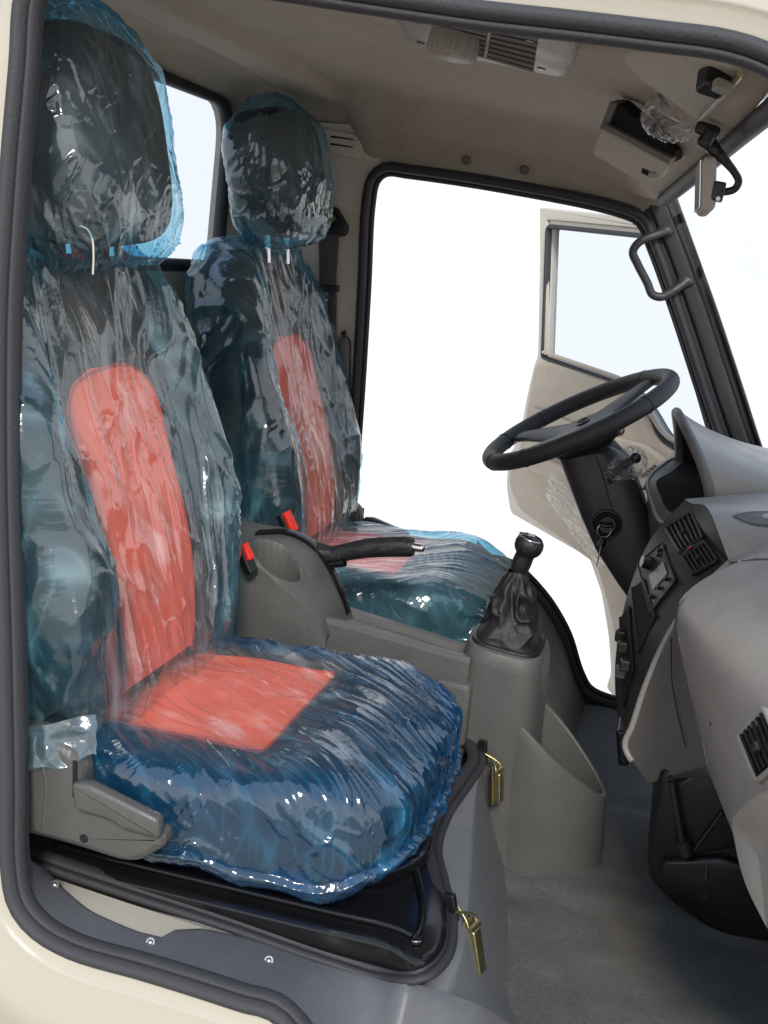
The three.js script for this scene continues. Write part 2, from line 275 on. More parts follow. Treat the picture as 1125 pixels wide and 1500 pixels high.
{
  const L = farOpen, iTop = 0, out = [];
  // rear pillar: aperture edge to the rear wall
  const edge = [farP(560, 249), farP(548, 262), farP(540, 300), farP(534, 420), farP(526, 560), farP(517, 690), farP(512, 760), farXY(-0.06, -0.05)];
  const b = [farXY(XR, -0.05), farXY(XR, 0.93), farXY(-0.06, 0.93)];
  part('rear_pillar', [plate([...edge, ...b].map((p) => near01(p, -0.004)), NF, 0.03, 0.002)], M.creamIn, cab);
  part('rear_pillar_trim', [plate(rounded([farP(462, 186), farP(532, 198), farP(531, 236), farP(470, 222)].map((p) => near01(p, 0.006)), 0.012), NF, 0.012, 0.003, [[483, 203], [482, 214]].map(([u, v]) => rounded([farP(u + 2, v - 7), farP(u + 38, v - 1), farP(u + 38, v + 5), farP(u, v)].map((p) => near01(p, 0.006)), 0.004)))], M.creamIn, cab);
  part('pillar_slot', [plate([farP(474, 194), farP(528, 202), farP(527, 226), farP(474, 218)].map((p) => near01(p, -0.002)), NF, 0.002)], M.dark, cab);
  part('side_panel', [plate([farXY(XR, -0.5), farXY(0.9, -0.5), farXY(0.9, -0.43), farP(905, 1036), farP(858, 1018), farP(843, 985), farP(822, 925), farP(786, 870), farP(738, 828), farXY(0.28, -0.11), farXY(0.15, -0.14), farXY(0, -0.14), farXY(-0.07, -0.06), farXY(XR, -0.06)], NF, 0.03)], M.creamIn, cab);
  part('roof_rail', [plate([farP(560, 249), farP(600, 251), farP(740, 272), farP(905, 306), farP(938, 320), farP(985, 280), farXY(0.4, 0.93), farXY(-0.06, 0.93)].map((p) => near01(p, -0.02)), NF, 0.02)], M.cream, cab);
  // front pillar: three long strips
  const e = [[936, 316], [960, 365], [992, 455], [1026, 560], [1054, 640], [1085, 720]], f = [[985, 270], [1014, 350], [1050, 450], [1085, 555], [1122, 668], [1150, 740]];
  const strip = (k0, k1, d, m, name) => {
    const A = e.map((p, i) => farP(lerp(p[0], f[i][0], k0), lerp(p[1], f[i][1], k0))), B = e.map((p, i) => farP(lerp(p[0], f[i][0], k1), lerp(p[1], f[i][1], k1)));
    part(name, [plate([...spline(A, 20), ...spline(B, 20).reverse()].map((p) => near01(p, d)), NF, 0.04, 0.006)], m, cab);
  };
  strip(0.02, 0.34, 0.004, M.rubber, 'pillar_seal'); strip(0.3, 0.72, 0.014, M.trimDark, 'front_pillar_trim'); strip(0.7, 0.93, 0.007, M.rubber, 'windscreen_pillar'); strip(0.9, 1.0, 0.02, M.black, 'windscreen_edge');
}
{ // windscreen
  const low = spline([farP(1128, 668), V(1.1, 0.275, -0.45), V(1.2, 0.28, 0), V(1.2, 0.28, 0.45), V(1.06, 0.28, 0.74)], 40);
  const g = part('windscreen', [grid((u, v) => at(header, u).add(V(0.012, -0.008, 0)).lerp(at(low, u), v), 30, 12)], M.glass, cab); g.castShadow = false;
}
part('firewall', [plate([V(1.24, -0.5, -0.74), V(1.24, -0.5, 0.74), V(1.24, 0.3, 0.74), V(1.24, 0.3, -0.74)], V(-1, 0, 0), 0.02)], M.dashDark, cab);
// sill shelf between the seat base and the near seal
const lipPath = spline([Z(-40, 1225, 0.7), Z(33, 1250, 0.7), Z(170, 1296, 0.7), Z(330, 1348, 0.7), Z(470, 1397, 0.7), Z(560, 1424, 0.7), Y(612, 1426, -0.232), Y(645, 1400, -0.228), Y(655, 1345, -0.225), Y(643, 1285, -0.22), Y(634, 1240, -0.22), Y(650, 1190, -0.212), Y(684, 1140, -0.202), Y(700, 1112, -0.197), Y(688, 1082, -0.192), Y(665, 1058, -0.187)], 120);
const byX = (pts) => { const q = []; for (const p of pts) if (!q.length || p.x > q[q.length - 1].x + 1e-4) q.push(p); return (x) => { let i = 0; while (i < q.length - 2 && q[i + 1].x < x) i++; const a = q[i], b = q[i + 1], t = clamp((x - a.x) / (b.x - a.x), -0.5, 1.2); return V(x, lerp(a.y, b.y, t), lerp(a.z, b.z, t)); }; };
const i0 = aperture.findIndex((p, i) => i > 20 && p.y < -0.1 && p.x > aperture[i - 1].x + 0.0022), bottomPts = []; for (let i = i0; aperture[i].x < 0.93; i++) bottomPts.push(aperture[i].clone().add(V(0, 0.004, -0.014)));
const sealX = byX(bottomPts), lipX = byX([...lipPath.filter((p) => p.z > 0.67 && p.x < 0.5).map((p) => p.clone().add(V(0, -0.008, 0.018))), V(0.53, -0.262, 0.715), V(0.58, -0.3, 0.71), V(0.64, -0.36, 0.69), V(0.72, -0.424, 0.67), V(0.98, -0.43, 0.66)]);
const sillFn = (u, v) => { const x = lerp(-0.03, 0.92, u); return lipX(x).lerp(sealX(x), v); };
part('sill', [grid(sillFn, 90, 8)], M.cream, cab);
{
  const sc = thing('scuff_plate', 'grey plastic scuff plate screwed along the cream door sill', 'scuff plate', sillFn(0.3, 0.6));
  const top = [[36, 1297], [130, 1334], [205, 1368], [238, 1376], [258, 1364], [300, 1361], [400, 1384], [520, 1417], [580, 1433], [640, 1446], [700, 1468], [760, 1500], [860, 1570]].map(([u, v]) => onSurf(sillFn, u, v));
  const off = (u, v) => { const a = sillFn(u, v), n = sillFn(u + 0.01, v).sub(a).cross(sillFn(u, v + 0.02).sub(a)).normalize(); if (n.z + n.y < 0) n.negate(); return a.addScaledVector(n, 0.005); };
  part('plate', [grid((u, v) => { const f = u * (top.length - 1), i = Math.min(top.length - 2, Math.floor(f)), k = f - i; const a = lerp(top[i][0], top[i + 1][0], k), b = lerp(top[i][1], top[i + 1][1], k); return v < 0.02 ? off(a, b).add(V(0, -0.005, -0.001)) : off(a, lerp(b, 1.04, v)); }, 80, 14)], M.sill, sc);
  for (const [u, v] of [[58, 1322], [220, 1386], [393, 1413]]) { const q = onSurf(sillFn, u, v), p = off(...q); part('screw', [rod(p, p.clone().add(V(0, 0.001, 0.001)), 0.0062, 0.006, 16), ball(p, 0.0042)], M.steel, sc); }
}
// engine cover under the seats: glossy black pan with a rubber lip
{
  const base = thing('engine_cover', 'glossy black pressed metal engine cover beneath the front seat', 'engine cover', V(0.2, -0.22, 0.4));
  const flat = lipPath.map((p) => V(p.x, -0.214, p.z));
  part('pan', [plate([...flat, V(0.46, -0.214, 0.02), V(-0.34, -0.214, 0.02), V(-0.34, -0.214, 0.7)], AY, 0.04, 0.008)], M.blackGloss, base);
  part('rubber_lip', [sweep(lipPath, ringProf(0.011, 0.008, 12, -0.008, 0.0), AY, false), sweep(lipPath, ringProf(0.007, 0.006, 10, 0.008, -0.003), AY, false)], M.rubber, base);
  const inner = (d) => flat.slice(10, 118).map((p, i, a) => { const t = a[Math.min(a.length - 1, i + 1)].clone().sub(a[Math.max(0, i - 1)]).normalize(), s = t.cross(AY); return p.clone().addScaledVector(s, -d).add(V(0, 0.004, 0)); });
  part('pressed_rim', [tube(inner(0.034), 0.005, 120, 8)], M.blackGloss, base);
  part('raised_panel', [plate(rounded([V(-0.2, -0.196, 0.62), V(0.4, -0.196, 0.6), V(0.47, -0.196, 0.5), V(0.42, -0.196, 0.2), V(-0.2, -0.196, 0.1)], 0.05), AY, 0.022, 0.009)], M.blackGloss, base);
}
// heel panel down to the floor, floor, far wheel arch
{
  const i0 = 55;
  const rowA = resample(lipPath.slice(i0).map((p, i, a) => { const t = a[Math.min(a.length - 1, i + 1)].clone().sub(a[Math.max(0, i - 1)]).normalize(), s = t.cross(AY); return p.clone().addScaledVector(s, 0.009).add(V(0, -0.012, 0)); }), 60);
  const rowB = spline([Y(655, 1462, -0.27), Y(676, 1405, -0.245), Y(685, 1340, -0.24), Y(689, 1280, -0.236), Y(693, 1210, -0.226), Y(699, 1150, -0.215), Y(708, 1105, -0.207), Y(705, 1070, -0.2)], 60);
  const rowC = spline([Y(775, 1520, -0.43), Y(748, 1475, -0.43), Y(745, 1400, -0.43), Y(743, 1320, -0.43), Y(740, 1240, -0.43), Y(737, 1160, -0.43), Y(735, 1090, -0.43), Y(733, 1050, -0.43)], 60);
  struct('heel_panel', [grid((u, v) => { const i = Math.round(u * 60), A = rowA[i], B = rowB[i], D = rowC[i]; if (v <= 0.36) return A.clone().lerp(B, v / 0.36); const k = (v - 0.36) / 0.64, p = B.clone().lerp(D, k); p.y += 0.012 * Math.sin(k * Math.PI) * (1 - k) - 0.0; return p; }, 60, 25)], M.heel);
  struct('floor', [grid((u, v) => { const x = lerp(0.3, 1.25, u), z = lerp(-0.82, 0.72, v); let y = -0.43 + 0.0025 * N3(x * 9, z * 9, 1); y += 0.1 * ss(x, 0.98, 1.2); y += 0.012 * (1 - ss(Math.abs(z + 0.05), 0.16, 0.22)); return V(x, y, z); }, 80, 110)], M.floor);
  const arch = spline([[700, 790], [742, 832], [788, 873], [823, 930], [843, 990], [856, 1018]].map((p) => farP(...p).add(V(0, 0, 0.01))), 30), low = arch.map((p) => p.clone().add(V(0.03, -0.055 - 0.03 * ss(p.y, -0.4, -0.1), 0.2))), low2 = arch.map((p) => p.clone().add(V(0.02, -0.05, 0.7)));
  struct('wheel_arch', [grid((u, v) => { const a = at(arch, u), b = at(low, u), c = at(low2, u); const p = v < 0.4 ? a.lerp(b, v / 0.4) : b.lerp(c, (v - 0.4) / 0.6); return p; }, 30, 20)], M.console);
  part('sill_trim', [plate([farP(843, 990), farP(860, 1012), farP(910, 1028), farP(915, 1050), farP(858, 1030), farP(835, 1010)].map((p) => near01(p, 0.02)), NF, 0.02, 0.004)], M.rubber, cab);
}
// ---------------------------------------------------------------- the far door, swung open
{
  const hinge = V(0.8, 0, -0.82), ph = 52 * Math.PI / 180, nd = V(-Math.sin(ph), 0, Math.cos(ph));
  const D = (u, v, d = 0) => onPlane(u, v, nd, hinge.clone().addScaledVector(nd, d));
  const door = thing('cab_door', 'cream cab door swung open beyond the steering wheel, tan inner panel', 'door', D(840, 1000));
  const win = rounded([[805, 331], [960, 347], [1050, 655], [1045, 680], [1005, 664], [972, 645], [945, 596], [918, 566], [798, 524]].map((p) => D(...p)), [0.02, 0.02, 0.02, 0.02, 0.03, 0.06, 0.06, 0.05, 0.01]);
  part('door_shell', [plate(rounded([[791, 303], [972, 322], [1030, 500], [1078, 650], [1085, 720], [1010, 1070], [907, 1030], [886, 1008], [894, 985], [890, 930], [880, 870], [862, 818], [747, 752], [741, 715], [743, 672], [762, 632], [769, 590], [781, 536], [787, 520]].map((p) => D(...p)), 0.02), nd, 0.03, 0.007, [win])], M.cream, door);
  part('frame_lip', [plate(rounded([[790, 304], [965, 322], [970, 338], [801, 322], [800, 520], [790, 523]].map((p) => D(...p, 0.008)), 0.006), nd, 0.012, 0.004)], M.cream, door);
  part('inner_panel', [plate(rounded([[783, 530], [798, 529], [850, 546], [908, 566], [936, 592], [960, 645], [1000, 672], [1090, 720], [1010, 1040], [905, 980], [892, 900], [872, 828], [760, 748], [745, 715], [745, 690], [765, 640], [770, 600]].map((p) => D(...p, 0.025)), 0.03), nd, 0.03, 0.01)], M.doorTan, door);
  part('panel_ridge', [plate(rounded([[770, 594], [790, 600], [860, 630], [940, 650], [1010, 700], [1000, 720], [920, 690], [850, 655], [768, 622]].map((p) => D(...p, 0.045)), 0.02), nd, 0.022, 0.01)], M.doorTan, door);
  part('armrest', [plate(rounded([[762, 655], [850, 700], [940, 770], [1000, 830], [1000, 870], [930, 800], [850, 735], [757, 680]].map((p) => D(...p, 0.055)), 0.025), nd, 0.032, 0.012)], M.doorTan, door);
  part('window_seal', [sweep([...win].reverse(), ringProf(0.007, 0.012, 8, -0.001, 0.003), nd, true)], M.rubber, door);
  part('window_trim', [sweep(win.slice(14), ringProf(0.006, 0.008, 8, 0.018, 0.012), nd, false)], M.doorTan, door);
  const g = part('window_glass', [plate(win.map((p) => p.clone().addScaledVector(nd, -0.015)), nd, 0.0002)], M.glass, door); g.castShadow = false;
  part('plastic_film', [grid((u, v) => { const a = D(lerp(810, 925, u), lerp(690, 800, u), 0.06), b = D(lerp(800, 880, u), lerp(728, 832, u), 0.04); return a.lerp(b, v).addScaledVector(nd, 0.012 * Math.exp(-Math.abs(N3(u * 3, v * 6 + u * 3, 3)) * 6) + 0.004); }, 80, 80)], M.filmThin, door).castShadow = false;
}
struct('ground', [grid((u, v) => V(lerp(-9, 9, u), -1.25 + 0.004 * N3(u * 30, v * 30, 5), lerp(-1.4, 14, v)), 60, 60)], M.concrete);
// ---------------------------------------------------------------- the two seats in their plastic wrapping
// a cushion: a cube grid pushed onto a p-norm ball, scaled and then bent by a shape function
function puffPoints(nx, ny, nz, p) {
  let g = new THREE.BoxGeometry(2, 2, 2, nx, ny, nz); g.deleteAttribute('uv'); g.deleteAttribute('normal'); g = mergeVertices(g, 1e-4);
  const a = g.attributes.position;
  for (let i = 0; i < a.count; i++) { const q = [a.getX(i), a.getY(i), a.getZ(i)], n = Math.pow(q.reduce((s, c) => s + Math.pow(Math.abs(c), p), 0), 1 / p); a.setXYZ(i, q[0] / n, q[1] / n, q[2] / n); }
  return g;
}
function puff([nx, ny, nz], p, shape) {
  const g = puffPoints(nx, ny, nz, p), a = g.attributes.position, q = V();
  for (let i = 0; i < a.count; i++) { q.fromBufferAttribute(a, i); const r = shape(q.x, q.y, q.z); a.setXYZ(i, r.x, r.y, r.z); }
  g.computeVertexNormals(); return g;
}
const REC = 13 * Math.PI / 180, CR = Math.cos(REC), SR = Math.sin(REC);
// backrest, in its seat's frame (origin at the hinge): x, y, z in -1..1, grown by e metres
function backShape(x, y, z, e = 0) {
  const h = (y + 1) / 2, w = (0.268 + e) * (1 - 0.2 * ss(h, 0.55, 1.02) - 0.06 * (1 - h) ** 2);
  let px = x * (0.078 + e) * (1 - 0.28 * h), pz = z * w, py = -0.03 + (0.34 + e) * (y + 1) - e;
  const az = Math.abs(z);
  if (x > 0) px += x * (0.042 * ss(az, 0.5, 0.88) * Math.pow(Math.sin(Math.PI * clamp(h * 0.92 + 0.02, 0, 1)), 0.7) + 0.014 * Math.exp(-(((h - 0.3) / 0.2) ** 2)));
  px -= 0.052;
  return V(px * CR - py * SR, py * CR + px * SR, pz);
}
function cushShape(x, y, z, e = 0) {
  let px = 0.208 + x * (0.242 + e), pz = z * (0.258 + e) * (1 - 0.07 * ss(x, 0.3, 1) - 0.05 * ss(-x, 0.3, 1)), py = -0.087 + y * (0.06 + e);
  const az = Math.abs(z);
  if (y > 0) py += y * (0.009 * ss(az, 0.5, 0.8) - 0.004 - 0.026 * ss(x, 0.5, 1) + 0.012 * ss(x, 0.1, 0.5));
  if (y < 0) py += -y * 0.03 * ss(x, 0.6, 1);
  return V(px, py, pz);
}
const HX = -0.135, HY = 0.79;
let DROP = 0;
function headShape(x, y, z, e = 0) {
  const px = x * (0.07 + e) + 0.012 * (1 - z * z) * (x > 0 ? x : 0), py = y * ((DROP ? 0.141 : 0.13) + e), pz = z * (0.152 + e) * (1 - 0.12 * ss(y, 0.2, 1) - 0.04 * ss(-y, 0.3, 1));
  return V(HX + px * CR - py * SR * 0.9, HY - DROP + py + px * SR * 0.8, pz);
}
const FD = (x, y, z, k = 9) => Math.exp(-Math.abs(N3(x, y, z)) * k) * (0.55 + 0.45 * N3(x * 0.37 + 9, y * 0.5, z * 0.37)); // thin folds on a calm sheet
const RG = (x, y, z) => 1 - Math.abs(N3(x, y, z)) * 2; // ridged, -1..1
// a film skin over a shape: the shape grown, creased along its own normals, bluer where the film is gathered
function filmSkin(res, p, shape, crease, tint, tc = [0.28, 0.74, 0.92], uvf = (q) => [q.z + q.x + 3, q.y + 3]) {
  const g = puffPoints(...res, p), a = g.attributes.position, src = a.clone(), q = V(), n = V();
  for (let i = 0; i < a.count; i++) { q.fromBufferAttribute(src, i); const r = shape(q.x, q.y, q.z); a.setXYZ(i, r.x, r.y, r.z); }
  g.computeVertexNormals();
  const nn = g.attributes.normal.clone(), uv = new Float32Array(a.count * 2), col = new Float32Array(a.count * 3);
  for (let i = 0; i < a.count; i++) {
    q.fromBufferAttribute(a, i); n.fromBufferAttribute(nn, i);
    const s = [src.getX(i), src.getY(i), src.getZ(i)], d = crease(q, s);
    uv.set(uvf(q), i * 2);
    a.setXYZ(i, q.x + n.x * d, q.y + n.y * d, q.z + n.z * d);
    const t = clamp(tint(q, s, d), 0, 1); col.set([lerp(0.965, tc[0], t), lerp(0.985, tc[1], t), lerp(0.995, tc[2], t)], i * 3);
  }
  g.setAttribute('uv', new THREE.BufferAttribute(uv, 2)); g.setAttribute('color', new THREE.BufferAttribute(col, 3)); g.computeVertexNormals(); const f = g.toNonIndexed(); f.userData.film = true; return f;
}
function makeSeat(o, side, name, label, so, q) { // side = +1 when the outboard side faces the camera; so = noise offset; q = fineness
  const t = thing(name, label, 'vehicle seat', o, 'wrapped cab seats'); delete t.userData.group;
  const loc = (n, g, m, par = t, label2) => { const e = mesh(n, g, m, par); if (label2) e.userData.label = label2; return e; };
  DROP = side > 0 ? 0.034 : 0;
  // cushions and panels
  const back = loc('backrest', [puff([10, 40, 40], 5, (x, y, z) => backShape(x, y, z))], M.fabric);
  const pn = (x, p) => Math.pow(Math.max(0, 1 - x), 1 / p);
  loc('red_panel', [grid((u, v) => {
    const y = lerp(-0.93, 0.42, v), k = v > 0.86 ? Math.sqrt(1 - ((v - 0.86) / 0.14) ** 2 * 0.85) : 1, z = (u * 2 - 1) * (0.44 + 0.07 * v) * k, Y4 = Math.abs(y) ** 5 + Math.abs(z) ** 5;
    return backShape(pn(Y4, 5), y, z).add(V(0.003, 0.0005, 0));
  }, 40, 70)], M.red, back);
  loc('piping', [tube(Array.from({ length: 61 }, (_, i) => { const k = i / 60, side = k < 0.5 ? 1 : -1, v = Math.min(1, (k < 0.5 ? k : 1 - k) * 2.001), y = lerp(-0.93, 0.42, v), kk = v > 0.86 ? Math.sqrt(Math.max(0.15, 1 - ((v - 0.86) / 0.14) ** 2 * 0.85)) : 1, z = side * (0.44 + 0.07 * v) * kk; return backShape(pn(Math.abs(y) ** 5 + Math.abs(z) ** 5, 5), y, z).add(V(0.003, 0, 0)); }), 0.0026, 140, 6)], M.redDark, back);
  for (const s of [-1, 1]) loc('seam', [tube(Array.from({ length: 30 }, (_, i) => { const y = lerp(-0.9, 0.8, i / 29), z = s * 0.74 * (1 - 0.1 * ss(y, 0.2, 0.8)); return backShape(pn(Math.abs(y) ** 5 + Math.abs(z) ** 5, 5), y, z).add(V(0.001, 0, 0)); }), 0.003, 60, 6)], M.fabric, back);
  const cush = loc('seat_cushion', [puff([36, 14, 36], 4.6, (x, y, z) => cushShape(x, y, z))], M.fabric);
  loc('red_panel', [grid((u, v) => { const x = lerp(-0.92, 0.16, v), z = (u * 2 - 1) * 0.62; return cushShape(x, pn(Math.abs(x) ** 4.6 + Math.abs(z) ** 4.6, 4.6), z).add(V(0, 0.0025, 0)); }, 30, 30)], M.red, cush);
  loc('piping', [tube([[-0.92, 1], [-0.5, 1], [0, 1], [0.155, 1], [0.16, 0.95], [0.16, 0], [0.16, -0.95], [0.155, -1], [0, -1], [-0.5, -1], [-0.92, -1]].map(([x, s]) => { const z = s * 0.62; return cushShape(x, pn(Math.abs(x) ** 4.6 + Math.abs(z) ** 4.6, 4.6), z).add(V(0, 0.002, 0)); }), 0.0026, 120, 6)], M.redDark, cush);
  const head = loc('headrest', [puff([10, 22, 22], 4.4, (x, y, z) => headShape(x, y, z))], M.fabric);
  for (const s of [-1, 1]) loc('headrest_post', [rod(V(HX + 0.012, 0.6, s * 0.06), V(HX + 0.002, 0.7, s * 0.06), 0.0058)], M.chrome, head);
  // film over the backrest: long folds that fall from the shoulders
  const R = (a, b, c) => [a, b, c].map((k) => Math.round(k * q));
  const bf = loc('backrest_film', [filmSkin(R(36, 210, 220), 5, (x, y, z) => {
    const e = 0.0145 + 0.01 * ss(-y, 0.4, 1) + 0.012 * ss(Math.abs(z), 0.75, 1) * (0.6 + 0.4 * N3(y * 3, so, z)), r = backShape(x, y, z, e); r.y -= 0.03 * ss(-y, 0.8, 1); if (y > 0.9) r.y += 0.004; return r;
  }, (p, [x, y, z]) => {
    const w = 0.5 * N3(p.x * 5 + so, p.y * 4, p.z * 5), zz = p.z * (1 + 0.35 * (0.6 - p.y)), front = ss(x, 0.2, 0.7);
    const pt = ss(N3(p.x * 5, p.y * 5 + so, p.z * 6), -0.1, 0.5);
    let d = 0.0155 * FD(p.x * 7.3 + so + 0.4, p.y * 1.2 + w * 0.5, zz * 10 + w * 0.5, 5) + 0.007 * FD(p.x * 12, p.y * 1.5 + so, zz * 20 + w * 0.7, 8) + 0.0012 * FD(p.x * 24, p.y * 2.6 + so, zz * 46 + w, 8) + pt * (0.008 * FD(p.x * 13, p.y * 9 + so, p.z * 14 + w, 6) + 0.0012 * FD(p.x * 34, p.y * 22 + so, p.z * 40 + w, 6));
    d += 0.007 * N3(p.x * 5, p.y * 4 + so, p.z * 5);
    return Math.max(-0.009, d);
  }, (p, [x, y, z], d) => 0.58 + 0.5 * ss(Math.abs(z), 0.86, 1) * (0.6 + 0.4 * N3(p.y * 12, so, 3)) + 0.5 * ss(-y, 0.86, 1) + 0.25 * ss(y, 0.9, 1) + 0.2 * Math.max(0, N3(p.x * 9, p.y * 7, p.z * 9 + so)) - 0.62 * ss(0.56 - Math.abs(z), 0, 0.12) * ss(x, 0.3, 0.8)) ], M.film, back);
  bf.castShadow = false;
  const cf = loc('cushion_film', [filmSkin(R(190, 60, 190), 4.6, (x, y, z) => {
    const e = 0.013, r = cushShape(x, y, z, e); const low = ss(-y, -0.1, 0.9), corner = ss(x, 0.1, 0.95) * ss(z * side, 0.35, 1);
    r.y -= low * (0.014 + 0.005 * N3(x * 3 + so, z * 3, 2) + 0.03 * ss(x, 0.2, 0.8) * ss(z * side, 0.6, 1) * Math.exp(-(((x - 0.55) / 0.25) ** 2)));
    if (y < -0.5) { r.x += 0.02 * low * ss(x, 0.5, 1); r.z += 0.012 * side * low * ss(z * side, 0.6, 1); }
    return r;
  }, (p, [x, y, z]) => {
    const w = 0.6 * N3(p.x * 6 + so, p.y * 6, p.z * 6), u = p.x * 0.86 + p.z * 0.51 * side, v = -p.x * 0.51 + p.z * 0.86 * side;
    const top = ss(y, 0.4, 0.9), sideN = 1 - top;
    let d = top * (0.007 * FD(u * 3 + w * 0.4, v * 20 + so + w * 0.5, 1, 7) + 0.0034 * FD(u * 2.6 + so, v * 34 + w * 0.6, 4, 10) + 0.0003 * FD(u * 7, v * 90 + so + w, 7, 6));
    d += sideN * (0.008 * FD(p.x * 9 + w + p.y * 7, p.y * 4 + so, p.z * 9, 6) + 0.005 * FD(p.x * 22 + p.y * 18, p.y * 7 + w, p.z * 24 + so, 7) + 0.0014 * FD(p.x * 46 - p.y * 26, p.y * 16 + w, p.z * 46, 6));
    d += 0.004 * N3(p.x * 7 + so, p.y * 7, p.z * 7);
    return Math.max(-0.009, d * (1 - 0.75 * ss(-y, 0.5, 1)));
  }, (p, [x, y, z], d) => 0.62 + 0.3 * (1 - ss(y, 0.5, 0.95)) + 0.3 * ss(Math.abs(z), 0.75, 0.97) + 0.35 * ss(x, 0.35, 0.9) - 0.75 * (1 - ss(Math.abs(z), 0.6, 0.72)) * (1 - ss(x, 0.15, 0.28)) + 0.2 * N3(p.x * 9, p.y * 9, p.z * 9 + so), side > 0 ? [0.08, 0.5, 0.9] : [0.3, 0.68, 0.84], (p) => [-p.x * 0.51 + p.z * 0.86 * side + 3, p.x * 0.86 + p.z * 0.51 * side + p.y + 3])], side > 0 ? M.filmBlue : M.filmFar, cush);
  cf.castShadow = false;
  // headrest bag: twisted into a knot at the top, tied below
  const hf = loc('headrest_film', [filmSkin(R(50, 110, 100), 4.4, (x, y, z) => {
    const r = headShape(x, y, z, 0.009), k = ss(y, 0.62, 1); const c = V(HX - 0.045, 0, 0.03 * side);
    r.x = lerp(r.x, c.x, 0.35 * k); r.z = lerp(r.z, c.z, 0.4 * k); r.y += 0.018 * k;
    const b = ss(-y, 0.7, 1); r.y -= (side > 0 ? 0.016 : 0.008) * b; return r;
  }, (p, [x, y, z]) => {
    const an = Math.atan2(z, x), gather = Math.max(ss(y, 0.35, 1), ss(-y, 0.45, 1)), w = N3(p.x * 9 + so, p.y * 7, p.z * 9);
    let d = 0.009 * gather * FD(Math.cos(an) * 2.2 + w * 0.3, Math.sin(an) * 2.2 + so, y * 0.6, 6) + 0.006 * gather * FD(Math.cos(an) * 5, Math.sin(an) * 5 + so, y * 1.2, 6) + 0.006 * FD(p.x * 13 + w, p.y * 9 + so, p.z * 13, 7) + 0.004 * FD(p.x * 26 + w, p.y * 18 + so, p.z * 26, 7) + 0.0008 * FD(p.x * 50, p.y * 36, p.z * 50 + so, 6) + 0.007 * N3(p.x * 9, p.y * 7 + so, p.z * 9);
    return Math.max(-0.006, d);
  }, (p, [x, y, z]) => 0.45 + 0.4 * Math.max(ss(y, 0.5, 0.95), ss(-y, 0.7, 1)) + 0.35 * ss(-x, -0.2, 0.8) + 0.2 * N3(p.x * 12, p.y * 10, p.z * 12 + so))], M.film, head);
  hf.castShadow = false;
  // skirts of film that hang from the backs
  const sk = (f, nu, nv, t0, par) => { const g = grid(f, nu, nv), c = new Float32Array(g.attributes.position.count * 3); for (let i = 0; i < c.length / 3; i++) { const k = clamp(t0 + 0.2 * N3(i * 0.013, so, 2), 0, 1); c.set([lerp(0.965, 0.34, k), lerp(0.985, 0.74, k), lerp(0.995, 0.93, k)], i * 3); } g.setAttribute('color', new THREE.BufferAttribute(c, 3)); const e = loc('film_skirt', [g], M.film, par); e.castShadow = false; };
  if (side > 0) sk((u, v) => { const p = backShape(lerp(-0.8, 1.0, u), -0.82, side * (1.02 - 0.12 * ss(u, 0.7, 1)), 0.016); p.y -= 0.055 * v + 0.012 * v * N3(u * 4, so, 1); p.z += side * (0.024 + 0.012 * v + 0.004 * RG(u * 4, v * 0.8 + so, 2) * (0.3 + v)); p.x += 0.012 * v + 0.003 * N3(u * 3, v * 2, so); return p; }, 60, 30, 0.62, back);
  // recliner cover on the outboard side and the lever on it
  const zo = side * (side > 0 ? 0.3 : 0.268), SX = (x) => 0.05 + (x - 0.06) * 1.06, SY = (y) => (side > 0 ? -0.07 : -0.04) + (y + 0.062) * 1.18, fl = (pts) => pts.map(([x, y]) => V(SX(x), SY(y), zo)), nz = V(0, 0, side);
  const cover = [[-0.07, -0.005], [-0.03, 0.004], [0.02, 0.001], [0.058, -0.012], [0.064, -0.035], [0.068, -0.066], [0.1, -0.068], [0.178, -0.083], [0.178, -0.098], [0.14, -0.128], [0.06, -0.122], [-0.03, -0.12], [-0.07, -0.1]];
  const cv = loc('side_cover', [plate(rounded(fl(cover), [0.02, 0.03, 0.03, 0.022, 0.02, 0.02, 0.02, 0.012, 0.012, 0.03, 0.02, 0.03, 0.03]), nz, 0.045, 0.011, [], 5)], M.seatGrey);
  loc('raised_rim', [tube(rounded([V(SX(-0.04), SY(-0.11), zo), V(SX(-0.045), SY(-0.05), zo), V(SX(-0.02), SY(-0.022), zo), V(SX(0.01), SY(-0.024), zo), V(SX(0.022), SY(-0.05), zo), V(SX(0.018), SY(-0.108), zo)].map((p) => p.add(V(0, 0, -side * 0.0005))), 0.03, false), 0.0022, 50, 8)], M.seatGrey, cv);
  loc('screw_hole', [rod(V(SX(0.074), SY(-0.108), zo - side * 0.002), V(SX(0.074), SY(-0.108), zo + side * 0.0008), 0.006)], M.dark, cv);
  loc('lever', [plate(rounded([[0.062, -0.04], [0.085, -0.038], [0.176, -0.06], [0.178, -0.082], [0.13, -0.08], [0.112, -0.073], [0.066, -0.07]].map(([x, y]) => V(SX(x), SY(y), zo + side * 0.014)), 0.006), nz, 0.02, 0.005)], M.seatGrey);
  loc('slot', [plate(rounded([[0.056, -0.02], [0.061, -0.02], [0.062, -0.062], [0.057, -0.062]].map(([x, y]) => V(SX(x), SY(y), zo + side * 0.0006)), 0.001), nz, 0.003)], M.dark, cv);
  return t;
}
const seatN = makeSeat(V(0, 0, 0.465), 1, 'passenger_seat', 'front seat nearest the open door, blue film over black fabric and red panels', 3.7, 1);
const seatF = makeSeat(V(-0.065, 0, -0.465), -1, 'driver_seat', 'front seat behind the steering wheel, farther from the camera, wrapped in blue film', 17.3, 0.72);
